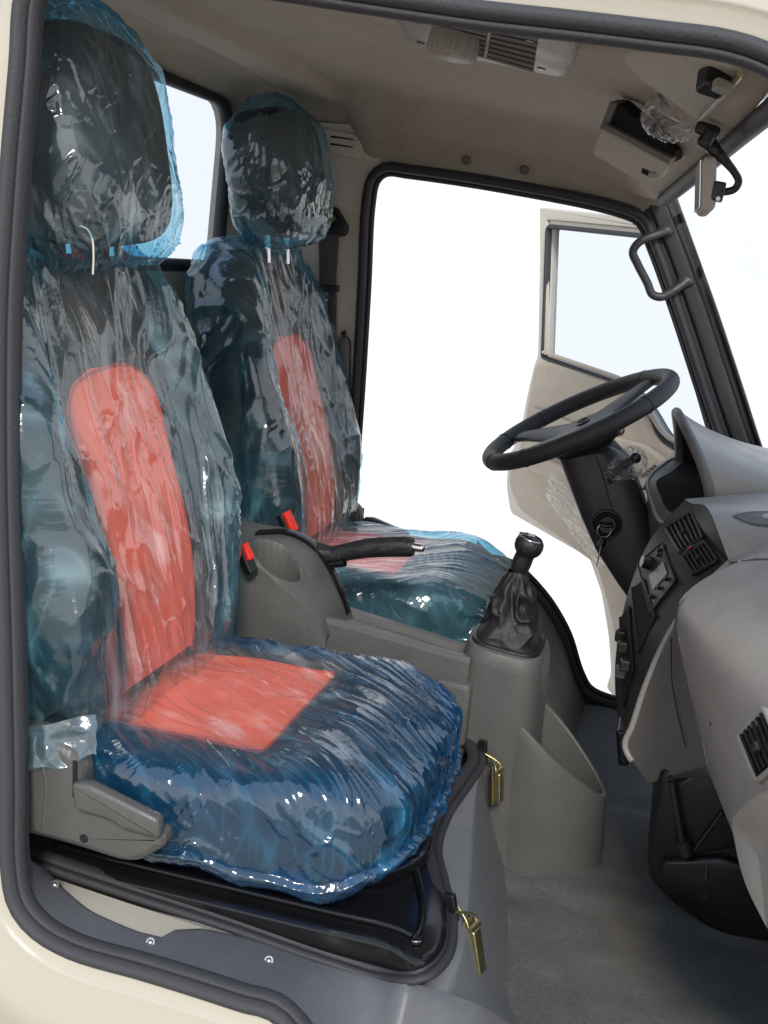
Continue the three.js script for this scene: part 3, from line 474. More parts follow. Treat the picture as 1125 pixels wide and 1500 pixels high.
// ---------------------------------------------------------------- dashboard, steering, consoles
const S0 = [[1005, 733], [958, 785], [924, 860], [904, 950], [902, 1020], [911, 1090]].map((p) => Z(...p, -0.17));
const S1 = [[1066, 823], [1022, 868], [977, 930], [945, 1000], [925, 1060], [916, 1092]].map((p) => Z(...p, 0.08));
const s0 = spline(S0, 40), s1 = spline(S1, 40);
// top edge of the stack follows (1005,733) .. (1035,745) .. (1085,820)
const stack = (u, v) => { const a = at(s0, v), b = at(s1, v), p = a.lerp(b, u); p.x -= 0.012 * Math.sin(Math.PI * clamp(u, 0, 1)) * (1 - v); return p; };
const stackN = (u, v) => { const e = 0.01, n = stack(u + e, v).sub(stack(u - e, v)).cross(stack(u, v + e).sub(stack(u, v - e))).normalize(); return n.x > 0 ? n.negate() : n; };
const onStack = (px, py, d = 0) => { const q = onSurf(stack, px, py); return stack(...q).addScaledVector(stackN(...q), d); };
{
  const dash = thing('dashboard', 'grey moulded dashboard with black centre panel and instrument hood', 'dashboard', V(0.9, 0, 0.1));
  const TOPX = [[0.86, 0.24], [0.9, 0.262], [0.96, 0.282], [1.04, 0.292], [1.2, 0.296]];
  // passenger side bulge: stations from the fold to the near end
  const st2 = [[1.22, 0.296], [1.04, 0.292], [0.95, 0.28], [0.885, 0.252], [0.845, 0.23], [0.81, 0.205], [0.783, 0.18], [0.766, 0.155], [0.762, 0.132], [0.772, 0.09], [0.792, 0.03], [0.815, -0.03], [0.838, -0.09], [0.85, -0.125], [0.87, -0.135]].map(([x, y]) => V(x, y, 0.2));
  const st6 = [[1.22, 0.296], [1.06, 0.292], [1.0, 0.28], [0.955, 0.252], [0.925, 0.23], [0.9, 0.205], [0.88, 0.18], [0.868, 0.155], [0.864, 0.132], [0.866, 0.09], [0.876, 0.03], [0.89, -0.03], [0.905, -0.09], [0.917, -0.13], [0.935, -0.14]].map(([x, y]) => V(x, y, 0.6));
  const c2 = spline(st2, 60), c6 = spline(st6, 60);
  const glove = (u, v) => { const a = at(c2, v), b = at(c6, v), p = a.lerp(b, u); return p; };
  const gloveN = (u, v) => { const e = 0.01, n = glove(u + e, v).sub(glove(u - e, v)).cross(glove(u, v + e).sub(glove(u, v - e))).normalize(); return n.x > 0 ? n.negate() : n; };
  const onGlove = (px, py, d = 0) => { const q = onSurf(glove, px, py); return glove(...q).addScaledVector(gloveN(...q), d); };
  part('dash_top', [grid((u, v) => glove(lerp(-0.02, 1.32, u), v), 40, 70), grid((u, v) => glove(1.32, v).lerp(V(1.2, -0.1, glove(1.32, v).z), u), 6, 60), grid((u, v) => glove(u * 1.32, 1).lerp(V(1.2, -0.14, glove(u * 1.32, 1).z), v), 20, 3)], M.dash, dash);
  // lip round the stack, and the dark flank between the stack and the fold
  const ca = spline([[1070, 824], [1022, 870], [979, 932], [947, 1002], [927, 1062], [916, 1094], [950, 1147]].map((p, i) => Z(...p, i === 6 ? 0.11 : 0.082)), 50);
  const cb = spline([onGlove(1086, 824), onGlove(1050, 842), onGlove(1012, 868), Z(991, 892, 0.2), Z(1003, 955, 0.2), Z(1027, 1060, 0.2), Z(1040, 1121, 0.2)], 50);
  part('stack_flank', [grid((u, v) => { const p = at(ca, v).lerp(at(cb, v), u); p.x += 0.008 * Math.sin(Math.PI * u) * ss(v, 0.25, 0.6); return p; }, 14, 60)], M.dashDark, dash);
  part('seam', [tube([0.42, 0.5, 0.6, 0.7, 0.8, 0.9].map((v) => at(ca, v).lerp(at(cb, v), 0.72 + 0.06 * Math.sin(v * 9)).add(V(-0.003 + 0.0, 0, 0.003)).add(V(-0.004 * 0, 0, 0))), 0.0011, 40, 6)], M.dark, dash);
  part('stack_lip', [tube([...ca].slice(0, 46), 0.006, 80, 8)], M.dash, dash);
  part('fold_bead', [tube(cb.slice(22), 0.005, 60, 8)], M.dash, dash);
  part('dash_underside', [grid((u, v) => { const a = Z(950, 1147, 0.11).lerp(Z(1040, 1121, 0.2), u); return a.lerp(V(1.15, -0.16, lerp(0.0, 0.25, u)), v); }, 4, 8)], M.dashDark, dash);
  const topEdge = spline([Z(1003, 731, -0.17), Z(1012, 737, -0.13), Z(1036, 744, -0.02), Z(1052, 780, 0.04), Z(1068, 823, 0.082)], 30);
  // upper surface between the stack's top edge and the windscreen, from the instrument hood to the fold
  const tF = (() => { let b = 0; for (let i = 0; i <= 60; i++) if (Math.abs(c2[i].x - 0.845) + Math.abs(c2[i].y - 0.23) < Math.abs(c2[b].x - 0.845) + Math.abs(c2[b].y - 0.23)) b = i; return b / 60; })();
  const pad = (u, v) => {
    const a = at(topEdge, Math.min(1, u / 0.86)), f = at(c2, tF); const e = u > 0.86 ? a.lerp(f, (u - 0.86) / 0.14) : a, z = u < 0.86 ? lerp(-0.2, e.z, ss(u, 0, 0.3)) : e.z;
    const mid = V(lerp(0.9, 0.96, u), lerp(0.276, 0.281, u), z), far = V(1.22, 0.296, z);
    return v < 0.5 ? e.lerp(mid, v * 2) : mid.lerp(far, v * 2 - 1);
  };
  part('upper_pad', [grid(pad, 50, 40)], M.dash, dash);
  for (const tray of [[[1072, 756], [1098, 751], [1160, 750], [1160, 772], [1100, 768]], [[1086, 838], [1108, 832], [1160, 830], [1160, 868], [1108, 856]]]) {
    const pl = rounded(tray.map((p) => { const q = onSurf(pad, ...p); return pad(...q).add(V(0, 0.0025, 0)); }), 0.012), c = pl.reduce((s, p) => s.add(p.clone()), V(0, 0, 0)).divideScalar(pl.length);
    part('tray', [loft([pl.map((p) => p.clone().lerp(c, -0.1).add(V(0, -0.002, 0))), pl, pl.map((p) => p.clone().lerp(c, 0.1).add(V(0, -0.0015, 0))), pl.map((p) => p.clone().lerp(c, 0.5).add(V(0, -0.0015, 0))), pl.map(() => c.clone().add(V(0, -0.0015, 0)))])], M.dashDark, dash);
  }
  // centre panel
  const bez = part('centre_panel', [grid((u, v) => stack(lerp(-0.02, 1.02, u), v * 1.0), 20, 50), grid((u, v) => { const p = stack(-0.02, v); p.x += u * 0.15; return p; }, 4, 40)], M.blackSoft, dash);
  part('panel_cap', [grid((u, v) => at(topEdge, v).lerp(stack(v, 0), u).addScaledVector(AX, -0.001), 6, 20)], M.blackSoft, dash);
  const quadOn = (q, d) => { const P = q.map(([a, b]) => onStack(a, b, d)); return (u, v) => P[0].clone().lerp(P[1], u).lerp(P[3].clone().lerp(P[2], u), v); };
  // two vents side by side with slats
  const vq = [[[978, 776], [1016, 752], [1032, 790], [999, 811]], [[1003, 818], [1036, 796], [1054, 823], [1018, 843]]];
  for (const q of vq) {
    const f = quadOn(q, 0.004), n = stackN(0.6, 0.15), e1 = f(1, 0.5).sub(f(0, 0.5)).normalize(), e2 = f(0.5, 1).sub(f(0.5, 0)).normalize();
    const vent = part('vent', [grid((u, v) => f(u, v).addScaledVector(n, -0.002), 1, 1)], M.dark, dash);
    const W = f(1, 0.5).distanceTo(f(0, 0.5)), H = f(0.5, 1).distanceTo(f(0.5, 0));
    const ch = (nm, g, m) => part(nm, g, m, vent);
    for (const [a, b] of [[[0, 0], [1, 0]], [[1, 0], [1, 1]], [[1, 1], [0, 1]], [[0, 1], [0, 0]]]) ch('vent_frame', [rod(f(...a), f(...b), 0.0035, 0.0035, 8)], M.black);
    for (let i = 1; i < 6; i++) ch('slat', [rod(f(i / 6, 0.06).addScaledVector(n, 0.001), f(i / 6, 0.94).addScaledVector(n, 0.001), 0.0022, 0.0022, 8)], M.black);
    ch('vent_tab', [box(W * 0.16, 0.007, 0.006, 0.002, f(0.5, 0.5).addScaledVector(n, 0.004), e1, n)], M.blackSoft);
  }
  {
    const hz = quadOn([[999, 812], [1033, 790], [1037, 797], [1003, 819]], 0.004), n = stackN(0.6, 0.2);
    part('hazard_switch', [grid((u, v) => hz(u, v).addScaledVector(n, 0.004 * Math.sin(Math.PI * u) * Math.sin(Math.PI * v)), 12, 6)], M.black, dash);
    part('hazard_mark', [box(0.012, 0.006, 0.001, 0.0004, hz(0.45, 0.5).addScaledVector(n, 0.0052), hz(1, 0).sub(hz(0, 0)).normalize(), n)], M.hazard, dash);
  }
  // climate unit with dial, screen and keys
  {
    const u0 = quadOn([[937, 826], [972, 797], [992, 852], [956, 898]], 0.004), n = stackN(0.4, 0.4), e1 = u0(1, 0.5).sub(u0(0, 0.5)).normalize();
    const cl = part('climate_unit', [grid((u, v) => u0(u, v), 4, 4), ...[[[0, 0], [1, 0]], [[1, 0], [1, 1]], [[1, 1], [0, 1]], [[0, 1], [0, 0]]].map(([a, b]) => rod(u0(...a), u0(...b), 0.002, 0.002, 8))], M.blackSoft, dash);
    part('dial', [rod(u0(0.42, 0.2), u0(0.42, 0.2).addScaledVector(n, 0.016), 0.013, 0.011, 24)], M.blackGloss, cl);
    const sc = (a, b, c, d) => grid((u, v) => u0(lerp(a, b, u), lerp(c, d, v)).addScaledVector(n, 0.0015), 1, 1);
    part('screen', [sc(0.28, 0.86, 0.42, 0.72)], M.lcd, cl);
    for (const [a, b] of [[0.2, 0.8], [0.5, 0.8], [0.8, 0.8], [0.8, 0.2], [0.88, 0.12]]) part('key', [box(0.009, 0.006, 0.005, 0.0015, u0(a, b).addScaledVector(n, 0.003), e1, n)], M.blackSoft, cl);
    for (const [a, b] of [[0.2, 0.89], [0.5, 0.89], [0.8, 0.89]]) part('key_mark', [box(0.004, 0.0015, 0.0006, 0.0002, u0(a, b).addScaledVector(n, 0.001), e1, n)], M.mark, cl);
  }
  // radio slot and the lower tray with switches
  const slot = quadOn([[928, 862], [945, 850], [962, 905], [938, 955]], 0.003);
  part('radio_slot', [grid((u, v) => slot(u, v), 2, 2)], M.dark, dash);
  for (const [a, b] of [[[0, 0], [0, 1]], [[1, 0], [1, 1]]]) part('slot_rail', [rod(slot(...a), slot(...b), 0.003, 0.003, 8)], M.black, dash);
  const low = quadOn([[911, 905], [924, 890], [930, 985], [916, 1035]], 0.003);
  part('switch_tray', [grid((u, v) => low(u, v), 2, 2)], M.dark, dash);
  part('slot_rail', [rod(low(0, 0), low(0, 1), 0.003, 0.003, 8)], M.black, dash); part('slot_rail', [rod(low(1, 0), low(1, 1), 0.003, 0.003, 8)], M.black, dash);
  for (const [a, b, m] of [[0.4, 0.3, M.black], [0.6, 0.5, M.blackSoft], [0.3, 0.72, M.trimGrey], [0.75, 0.8, M.blackSoft]]) part('switch', [box(0.018, 0.022, 0.02, 0.004, low(a, b).add(V(-0.008, 0, 0)), AZ, V(-1, 0, 0))], m, dash);
  part('tray_edge', [box(0.1, 0.07, 0.02, 0.006, Z(911, 1072, -0.12).add(V(0.006, 0, 0.03)), AZ, V(-1, -0.2, 0))], M.black, dash);
  // passenger vent on the right
  {
    const q = [[1087, 1078], [1122, 1042], [1150, 1108], [1113, 1141]].map((p) => onGlove(...p, 0.002)), f = (u, v) => q[0].clone().lerp(q[1], u).lerp(q[3].clone().lerp(q[2], u), v);
    const n = f(1, 0).sub(f(0, 0)).cross(f(0, 1).sub(f(0, 0))).normalize(); if (n.x > 0) n.negate();
    const e1 = f(1, 0.5).sub(f(0, 0.5)).normalize(), H = f(0.5, 1).distanceTo(f(0.5, 0));
    const vent = part('vent', [grid((u, v) => f(u, v), 1, 1)], M.dark, dash);
    part('vent_frame', [tube(rounded([f(-0.04, -0.04), f(1.04, -0.04), f(1.04, 1.04), f(-0.04, 1.04)], 0.012), 0.0045, 80, 8, true)], M.dash, vent);
    for (let i = 0; i < 6; i++) part('slat', [rod(f((i + 0.5) / 6, 0.03).addScaledVector(n, 0.002), f((i + 0.5) / 6, 0.97).addScaledVector(n, 0.002), 0.0026, 0.0026, 8)], M.black, vent);
    part('vent_tab', [box(0.014, 0.012, 0.008, 0.002, f(0.5, 0.55).addScaledVector(n, 0.006), e1, n)], M.blackSoft, vent);
    // raised lid of the storage box below the vent
    const lid = [[1092, 1196], [1125, 1165], [1175, 1150], [1195, 1320], [1150, 1370], [1112, 1290]].map((p) => onGlove(...p, 0.016));
    const c = lid.reduce((s, p) => s.add(p.clone()), V(0, 0, 0)).divideScalar(lid.length), rl = rounded(lid, 0.03);
    part('glovebox_lid', [loft([rl.map((p) => p.clone().addScaledVector(n, -0.02)), rl, rl.map((p) => p.clone().lerp(c, 0.06).addScaledVector(n, 0.006)), rl.map((p) => p.clone().lerp(c, 0.5).addScaledVector(n, 0.006)), rl.map(() => c.clone().addScaledVector(n, 0.006))])], M.dash, dash);
    part('screw_hole', [rod(onGlove(1041, 1060, -0.001), onGlove(1041, 1060, 0.001), 0.003)], M.dark, dash);
  }
  // instrument hood: an arch that leans back, with a dark well inside and a U-shaped surround below
  const arch = (t, k) => { // t 0..1 near foot to far foot, k 0 front edge .. 1 at the windscreen
    const a = t * Math.PI, z = -0.42 + 0.225 * Math.cos(a) * (1 - 0.1 * k), s = Math.pow(Math.sin(a), 0.62);
    const x0 = 0.803 - 0.05 * Math.sin(a) - 0.065 * t, y0 = 0.235 + 0.145 * s;
    const x1 = 1.16, y1 = 0.285 + 0.02 * s; const kk = k;
    return V(lerp(x0, x1, kk), lerp(y0, y1, 1 - Math.pow(1 - kk, 3.6)) , z);
  };
  part('instrument_hood', [grid((u, v) => arch(u, v), 50, 24)], M.dash, dash);
  part('hood_rim', [tube(Array.from({ length: 40 }, (_, i) => arch(i / 39, 0).add(V(-0.002, -0.005, 0))), 0.01, 90, 10)], M.dashDark, dash);
  part('instrument_well', [grid((u, v) => { const p = arch(u, 0).add(V(0.004, -0.006, 0)); const c = V(0.9, 0.235, -0.42); p.x += 0.05 * v; p.y = lerp(p.y, Math.min(p.y, 0.285), v); p.z = lerp(p.z, c.z + (p.z - c.z) * 0.9, v); return p; }, 40, 10), plate([V(0.86, 0.1, -0.61), V(0.86, 0.1, -0.23), V(0.83, 0.285, -0.25), V(0.83, 0.285, -0.59)], V(-1, 0, 0), 0.01)], M.dark, dash);
  // surround below the well
  const us = spline([Z(1043, 736, -0.2), Z(1010, 750, -0.21), Z(982, 750, -0.26), Z(968, 728, -0.34), Z(962, 704, -0.45), Z(985, 690, -0.56), Z(1004, 672, -0.64)], 50);
  const us2 = spline([Z(1052, 742, -0.16), Z(1003, 764, -0.18), Z(970, 765, -0.24), Z(954, 735, -0.34), Z(949, 704, -0.46), Z(972, 680, -0.6), Z(1000, 664, -0.7)], 50);
  part('instrument_surround', [grid((u, v) => at(us, u).lerp(at(us2, u), v), 60, 6)], M.dashDark, dash);
  part('well_floor', [grid((u, v) => { const a = at(us, u); return a.lerp(V(0.88, a.y - 0.01, a.z), v); }, 50, 4)], M.dark, dash);
  part('surround_bead', [tube(us2, 0.004, 80, 8)], M.dash, dash);
  part('surround_flank', [grid((u, v) => { const a = at(us2, u * 0.55 + 0.02); const b = at(s0, u * 0.0 + (1 - u) * 0.06 + u * 0.5).clone(); b.z -= 0.03 + 0.3 * u; b.x += 0.03; return a.lerp(b, v); }, 40, 12)], M.dashDark, dash);
  // driver's side end of the dash with the narrow demister vent
  const de = (u, v) => { const a = at(us2, lerp(0.5, 1, u)), b = Z(lerp(925, 998, u), lerp(715, 652, u), -0.7); return a.lerp(b, v); };
  part('dash_end', [grid(de, 20, 8), grid((u, v) => { const a = at(us2, lerp(0.45, 1, u)); return a.lerp(V(0.84, -0.12, lerp(-0.4, -0.72, u)), v); }, 14, 10)], M.dash, dash);
  {
    const q = [[940, 690], [958, 677], [963, 686], [944, 700]].map((p) => { const r = onSurf(de, ...p); return de(...r).add(V(-0.004, 0.004, 0.004)); }), f = (u, v) => q[0].clone().lerp(q[1], u).lerp(q[3].clone().lerp(q[2], u), v);
    const vent = part('side_vent', [grid(f, 1, 1)], M.dark, dash);
    for (let i = 0; i <= 4; i++) part('slat', [rod(f(i / 4, 0), f(i / 4, 1), 0.0022, 0.0022, 8)], M.dashDark, vent);
  }
}
// ---------------------------------------------------------------- steering column, wheel, key
const wA = Z(716, 668, -0.465), wB = Z(987, 556, -0.465), wC = wA.clone().lerp(wB, 0.5), wE = wB.clone().sub(wA).normalize(), wT = AZ.clone().multiplyScalar(Math.cos(0.115)), wN0 = AZ.clone().cross(wE).normalize(); if (wN0.y < 0) wN0.negate();
wT.addScaledVector(wN0, -Math.sin(0.115)); const wN = wN0.clone().multiplyScalar(Math.cos(0.115)).addScaledVector(AZ, Math.sin(0.115));
const WR = wA.distanceTo(wB) / 2 - 0.006;
{
  const W = (a, r, h = 0) => wC.clone().addScaledVector(wE, Math.cos(a) * r).addScaledVector(wT, Math.sin(a) * r).addScaledVector(wN, h);
  const sw = thing('steering_wheel', 'black steering wheel with padded leather rim and oval emblem', 'steering wheel', wC);
  const rim = []; for (let i = 0; i < 72; i++) rim.push(W(i / 72 * 2 * Math.PI, WR));
  part('rim', [tube(rim, 0.0182, 160, 16, true)], M.wheel, sw);
  for (const a of [0.75, 2.1, -0.75, -2.1, 3.6, 2.68]) part('rim_seam', [new THREE.TorusGeometry(0.0184, 0.0009, 6, 24).applyQuaternion(new THREE.Quaternion().setFromUnitVectors(AZ, W(a + 0.01, WR).sub(W(a - 0.01, WR)).normalize())).translate(...W(a, WR).toArray())], M.black, sw);
  // hub: a rounded pad, higher in the middle
  const hub = []; for (const [s, h] of [[0.6, -0.05], [0.95, -0.035], [1, -0.022], [0.97, -0.01], [0.85, 0.0], [0.6, 0.006], [0.3, 0.008], [0.02, 0.009]]) hub.push(Array.from({ length: 40 }, (_, i) => { const a = i / 40 * 2 * Math.PI; const r = 1 / Math.pow(Math.abs(Math.cos(a) / 0.08) ** 3 + Math.abs(Math.sin(a) / 0.1) ** 3, 1 / 3); return W(a, r * s, h - 0.018); }));
  part('horn_pad', [loft(hub)], M.blackSoft, sw);
  part('emblem', [tube(Array.from({ length: 30 }, (_, i) => W(i / 30 * 2 * Math.PI, 1, -0.0085).sub(wC).multiply(V(1, 1, 1)).add(wC)).map((_, i) => { const a = i / 30 * 2 * Math.PI; return wC.clone().addScaledVector(wE, 0.006 + 0.014 * Math.cos(a)).addScaledVector(wT, 0.024 * Math.sin(a)).addScaledVector(wN, -0.0085); }), 0.002, 60, 8, true)], M.black, sw);
  part('emblem_bar', [tube([[-0.004, -0.012], [0.01, -0.004], [0.002, 0.004], [0.014, 0.012]].map(([a, b]) => wC.clone().addScaledVector(wE, a + 0.001).addScaledVector(wT, b).addScaledVector(wN, -0.0085)), 0.0018, 30, 8)], M.black, sw);
  for (const a of [0.62, Math.PI - 0.62, -0.62, -Math.PI + 0.62]) {
    const rings = []; for (let k = 0; k <= 8; k++) { const r = lerp(0.05, WR - 0.004, k / 8), hw = lerp(0.05, 0.027, ss(k / 8, 0, 0.8)), h = lerp(-0.022, -0.004, k / 8); const t = wE.clone().multiplyScalar(-Math.sin(a)).addScaledVector(wT, Math.cos(a)); rings.push(ringProf(hw, 0.009, 16).map(([p, q]) => W(a, r, h + q).addScaledVector(t, p))); }
    part('spoke', [loft(rings, { caps: true })], M.blackSoft, sw);
  }
  part('hub_skirt', [rod(wC.clone().addScaledVector(wN, -0.09), wC.clone().addScaledVector(wN, -0.045), 0.045, 0.06, 28)], M.black, sw);
}
{
  const col = thing('steering_column', 'dark grey steering column shroud with ignition lock', 'steering column', Z(930, 800, -0.4));
  // silhouette sections from the wheel down to the dash
  const sec = [[[818, 668], [905, 655]], [[832, 705], [925, 672]], [[850, 752], [945, 725]], [[872, 800], [960, 775]], [[905, 850], [985, 830]], [[935, 890], [1005, 870]]];
  const rings = sec.map(([a, b], i) => {
    const A = Z(...a, -0.465), B = Z(...b, -0.465), c = A.clone().lerp(B, 0.5), e = B.clone().sub(A), hw = e.length() * 0.5, e1 = e.normalize();
    return Array.from({ length: 36 }, (_, k) => { const t = k / 36 * 2 * Math.PI, r = 1 / Math.pow(Math.abs(Math.cos(t)) ** 4 + Math.abs(Math.sin(t)) ** 4, 0.25); return c.clone().addScaledVector(e1, Math.cos(t) * r * hw * 0.96).addScaledVector(AZ, Math.sin(t) * r * (0.065 + 0.002 * i)); });
  });
  const up = rings[0].map((p) => p.clone().lerp(rings[0].reduce((s, q) => s.add(q), V(0, 0, 0)).divideScalar(36), 0.18).addScaledVector(wN, 0.012));
  part('shroud', [loft([up, ...rings], { caps: true, crease: 0.6 })], M.column, col);
  part('collar', [rod(wC.clone().addScaledVector(wN, -0.13).addScaledVector(wE, 0.012), wC.clone().addScaledVector(wN, -0.075), 0.058, 0.05, 30)], M.black, col);
  const F = (u, v, d = 0) => Z(u, v, -0.396 + d);
  part('shroud_seam', [tube([F(873, 668), F(884, 700), F(893, 735), F(905, 770)], 0.0012, 30, 6)], M.black, col);
  part('stalk_slot', [plate([F(884, 690, 0.002), F(893, 686, 0.002), F(901, 704, 0.002), F(893, 710, 0.002)], AZ, 0.004)], M.dark, col);
  part('stalk', [tube([F(893, 697), F(908, 686, 0.03), F(922, 676, 0.06), F(930, 672, 0.075)], 0.009, 20, 12), ball(F(931, 671, 0.078), 0.011)], M.black, col);
  part('stalk', [tube([Z(888, 640, -0.52), Z(902, 632, -0.56), Z(906, 630, -0.6)], 0.012, 16, 12), ball(Z(906, 630, -0.6), 0.014)], M.black, col);
  const lk = F(889, 768, 0.001);
  part('lock_recess', [rod(lk.clone().add(V(0, 0, -0.01)), lk.clone().add(V(0, 0, 0.002)), 0.031, 0.031, 32)], M.dark, col);
  part('lock_ring', [new THREE.TorusGeometry(0.029, 0.003, 8, 40).translate(lk.x, lk.y, lk.z + 0.003)], M.blackGloss, col);
  part('lock_barrel', [rod(lk.clone().add(V(0, 0, 0)), lk.clone().add(V(0.002, 0.002, 0.016)), 0.019, 0.017, 28)], M.blackSoft, col);
  // film bag round the stalk
  const bc = F(918, 680, 0.05), bag = new THREE.IcosahedronGeometry(1, 24), bp = bag.attributes.position, q = V();
  for (let i = 0; i < bp.count; i++) { q.fromBufferAttribute(bp, i); const w = 1 + 0.22 * RG(q.x * 1.5, q.y * 1.5, q.z * 1.5) + 0.05 * RG(q.x * 3.5, q.y * 3, q.z * 3.5 + 3); bp.setXYZ(i, bc.x + q.x * 0.034 * w * (1 - 0.25 * q.y), bc.y + q.y * 0.03 * w + q.x * 0.014, bc.z + q.z * 0.034 * w); }
  bag.deleteAttribute('uv'); bag.deleteAttribute('normal'); const bg = mergeVertices(bag, 1e-5); bg.computeVertexNormals();
  const b = mesh('stalk_bag', [bg], M.clear); b.userData = { label: 'crumpled clear plastic bag wrapped round the column stalk', category: 'plastic bag' }; b.castShadow = false;
  const bl = Z(913, 697, -0.36);
  // key, ring and hanging key
  const key = thing('ignition_key', 'black ignition key with a ring and a second key hanging from the lock', 'key', lk.clone().add(V(0, 0, 0.016)));
  part('key_head', [box(0.028, 0.02, 0.008, 0.004, lk.clone().add(V(0.001, 0.005, 0.03)), V(1, 0.4, 0), V(0, 1, 0.1)), rod(lk.clone().add(V(0, 0, 0.012)), lk.clone().add(V(0, 0.004, 0.03)), 0.004)], M.blackGloss, key);
  const rc = F(885, 777, 0.034);
  part('key_ring', [new THREE.TorusGeometry(0.0145, 0.0013, 8, 40).rotateY(0.3).translate(rc.x, rc.y, rc.z)], M.steel, key);
  const ka = F(884, 790, 0.036), kb = F(880, 800, 0.036), kc = F(874, 830, 0.036);
  part('hanging_key', [rod(ka, kb, 0.006, 0.0095, 4)], M.black, key); part('key_blade', [rod(kb, kc, 0.0022, 0.0014, 6)], M.steel, key);
}
// ---------------------------------------------------------------- gear console with storage bin
{
  const gc = thing('gear_console', 'grey floor console with an open storage bin below the gear lever', 'console', V(0.55, -0.43, 0));
  // tower: sections from the rim down to the floor, superelliptic in plan
  const ringAt = (cx, cz, a, b, y, slope, p = 4, n = 56) => Array.from({ length: n }, (_, k) => { const t = k / n * 2 * Math.PI, r = 1 / Math.pow(Math.abs(Math.cos(t)) ** p + Math.abs(Math.sin(t)) ** p, 1 / p); const x = cx + Math.cos(t) * r * a, z = cz + Math.sin(t) * r * b; return V(x, y + slope * (x - cx), z); });
  const rimY = -0.022;
  part('tower', [loft([
    ringAt(0.482, 0, 0.052, 0.068, rimY - 0.03, -0.1), ringAt(0.482, 0, 0.06, 0.074, rimY - 0.002, -0.1), ringAt(0.482, 0, 0.065, 0.08, rimY + 0.001, -0.1), ringAt(0.482, 0, 0.07, 0.087, rimY - 0.006, -0.1), ringAt(0.482, 0, 0.074, 0.092, rimY - 0.03, -0.1),
    ringAt(0.478, 0, 0.08, 0.094, -0.12, -0.1), ringAt(0.47, 0, 0.09, 0.097, -0.2, -0.1), ringAt(0.465, 0, 0.1, 0.1, -0.32, 0), ringAt(0.46, 0, 0.11, 0.106, -0.44, 0),
  ])], M.console, gc);
  // bin: sloping rim from the tower's side to its tip
  const bn = (k, y0, y1, in_) => Array.from({ length: 56 }, (_, i) => { const t = i / 56 * 2 * Math.PI, x = 0.565 + Math.cos(t) * (0.128 - in_ + 0.004 * k), z = -0.0 + Math.sin(t) * (0.092 - in_ + 0.004 * k) * (1 - 0.18 * ss(Math.cos(t), 0, 1)); return V(x, k < 0 ? y1 : lerp(y0(x), y1, k), z); });
  const rim = (x) => { const k = (x - 0.5) / 0.19; return -0.12 - 0.145 * Math.max(0, k) - 0.02 * k * k; };
  const O = (in_, dy, f) => bn(0, (x) => rim(x) + dy, 0, in_).map((p) => V(p.x, f === undefined ? p.y : f, p.z));
  part('bin', [loft([O(0.03, 0, -0.4), O(0.022, 0, -0.36).map((p) => V(p.x, Math.min(p.y, rim(p.x) - 0.03), p.z)), O(0.012, -0.006), O(0.006, 0.001), O(0.0, -0.004), O(-0.002, -0.03), O(-0.006, -0.08).map((p) => V(p.x, Math.max(p.y, -0.38), p.z)), O(-0.008, 0, -0.44)]), grid((u, v) => { const t = u * 2 * Math.PI; return V(0.565 + Math.cos(t) * 0.1 * v, -0.4, Math.sin(t) * 0.066 * v); }, 30, 4)], M.console, gc);
  part('base_bead', [tube(ringAt(0.565, 0, 0.137, 0.098, -0.424, 0, 2.2).filter((p) => p.z > -0.05), 0.004, 90, 8)], M.rubber, gc);
  // floor flange
  part('flange', [plate(spline([V(0.4, -0.418, 0.11), V(0.52, -0.418, 0.11), V(0.6, -0.418, 0.105), V(0.69, -0.418, 0.075), V(0.71, -0.418, -0.05), V(0.64, -0.418, -0.12), V(0.4, -0.418, -0.14)], 50, true), AY, 0.02, 0.004)], M.console, gc);
  // low tunnel that runs back to the hand brake console
  part('tunnel', [loft([0.14, 0.22, 0.3, 0.37, 0.43].map((x, i) => { const n = [-0.006, -0.014, -0.022, -0.03, -0.036][i], f = [-0.044, -0.055, -0.066, -0.077, -0.084][i], w = 0.1; return [V(x, -0.26, w + 0.025), V(x, n - 0.05, w + 0.006), V(x, n - 0.008, w + 0.002), V(x, n, w - 0.006), V(x, n - 0.001, w - 0.02), V(x, n - 0.008, w - 0.026), V(x, lerp(n, f, 0.2) - 0.01, w - 0.034), V(x, lerp(n, f, 0.7) - 0.012, -0.04), V(x, f - 0.006, -w + 0.04), V(x, f + 0.004, -w + 0.03), V(x, f + 0.004, -w + 0.012), V(x, f - 0.008, -w), V(x, -0.26, -w - 0.02)]; }), { closed: false, crease: 0.6 })], M.console, gc);
  part('step', [plate(rounded([V(0.37, -0.08, 0.112), V(0.44, -0.08, 0.114), V(0.44, -0.08, 0.05), V(0.37, -0.08, 0.05)], 0.012), AY, 0.12, 0.01)], M.console, gc);
  // gear lever
  const kb = Z(770, 806, 0), lv = thing('gear_lever', 'black gear lever with round knob and creased leather boot', 'gear lever', V(0.482, -0.02, 0));
  const up = V(0.03, 0.11, 0.0).normalize(), base = V(0.482, rimY, 0.0);
  const prof = [[0.0012, 0.05], [0.02, 0.0495], [0.029, 0.046], [0.0345, 0.038], [0.0365, 0.028], [0.035, 0.016], [0.031, 0.008], [0.026, 0.003], [0.0235, -0.002], [0.0245, -0.02], [0.0235, -0.038], [0.021, -0.042], [0.021, -0.046], [0.018, -0.05]];
  const kq = new THREE.Quaternion().setFromUnitVectors(AY, up), ks = 0.72;
  const lat = (pr) => new THREE.LatheGeometry(pr.map(([r, y]) => new THREE.Vector2(r * ks, y * ks)), 40).applyQuaternion(kq).translate(kb.x, kb.y - 0.008, kb.z);
  part('knob', [toCreasedNormals(lat(prof), 0.6)], M.leather, lv);
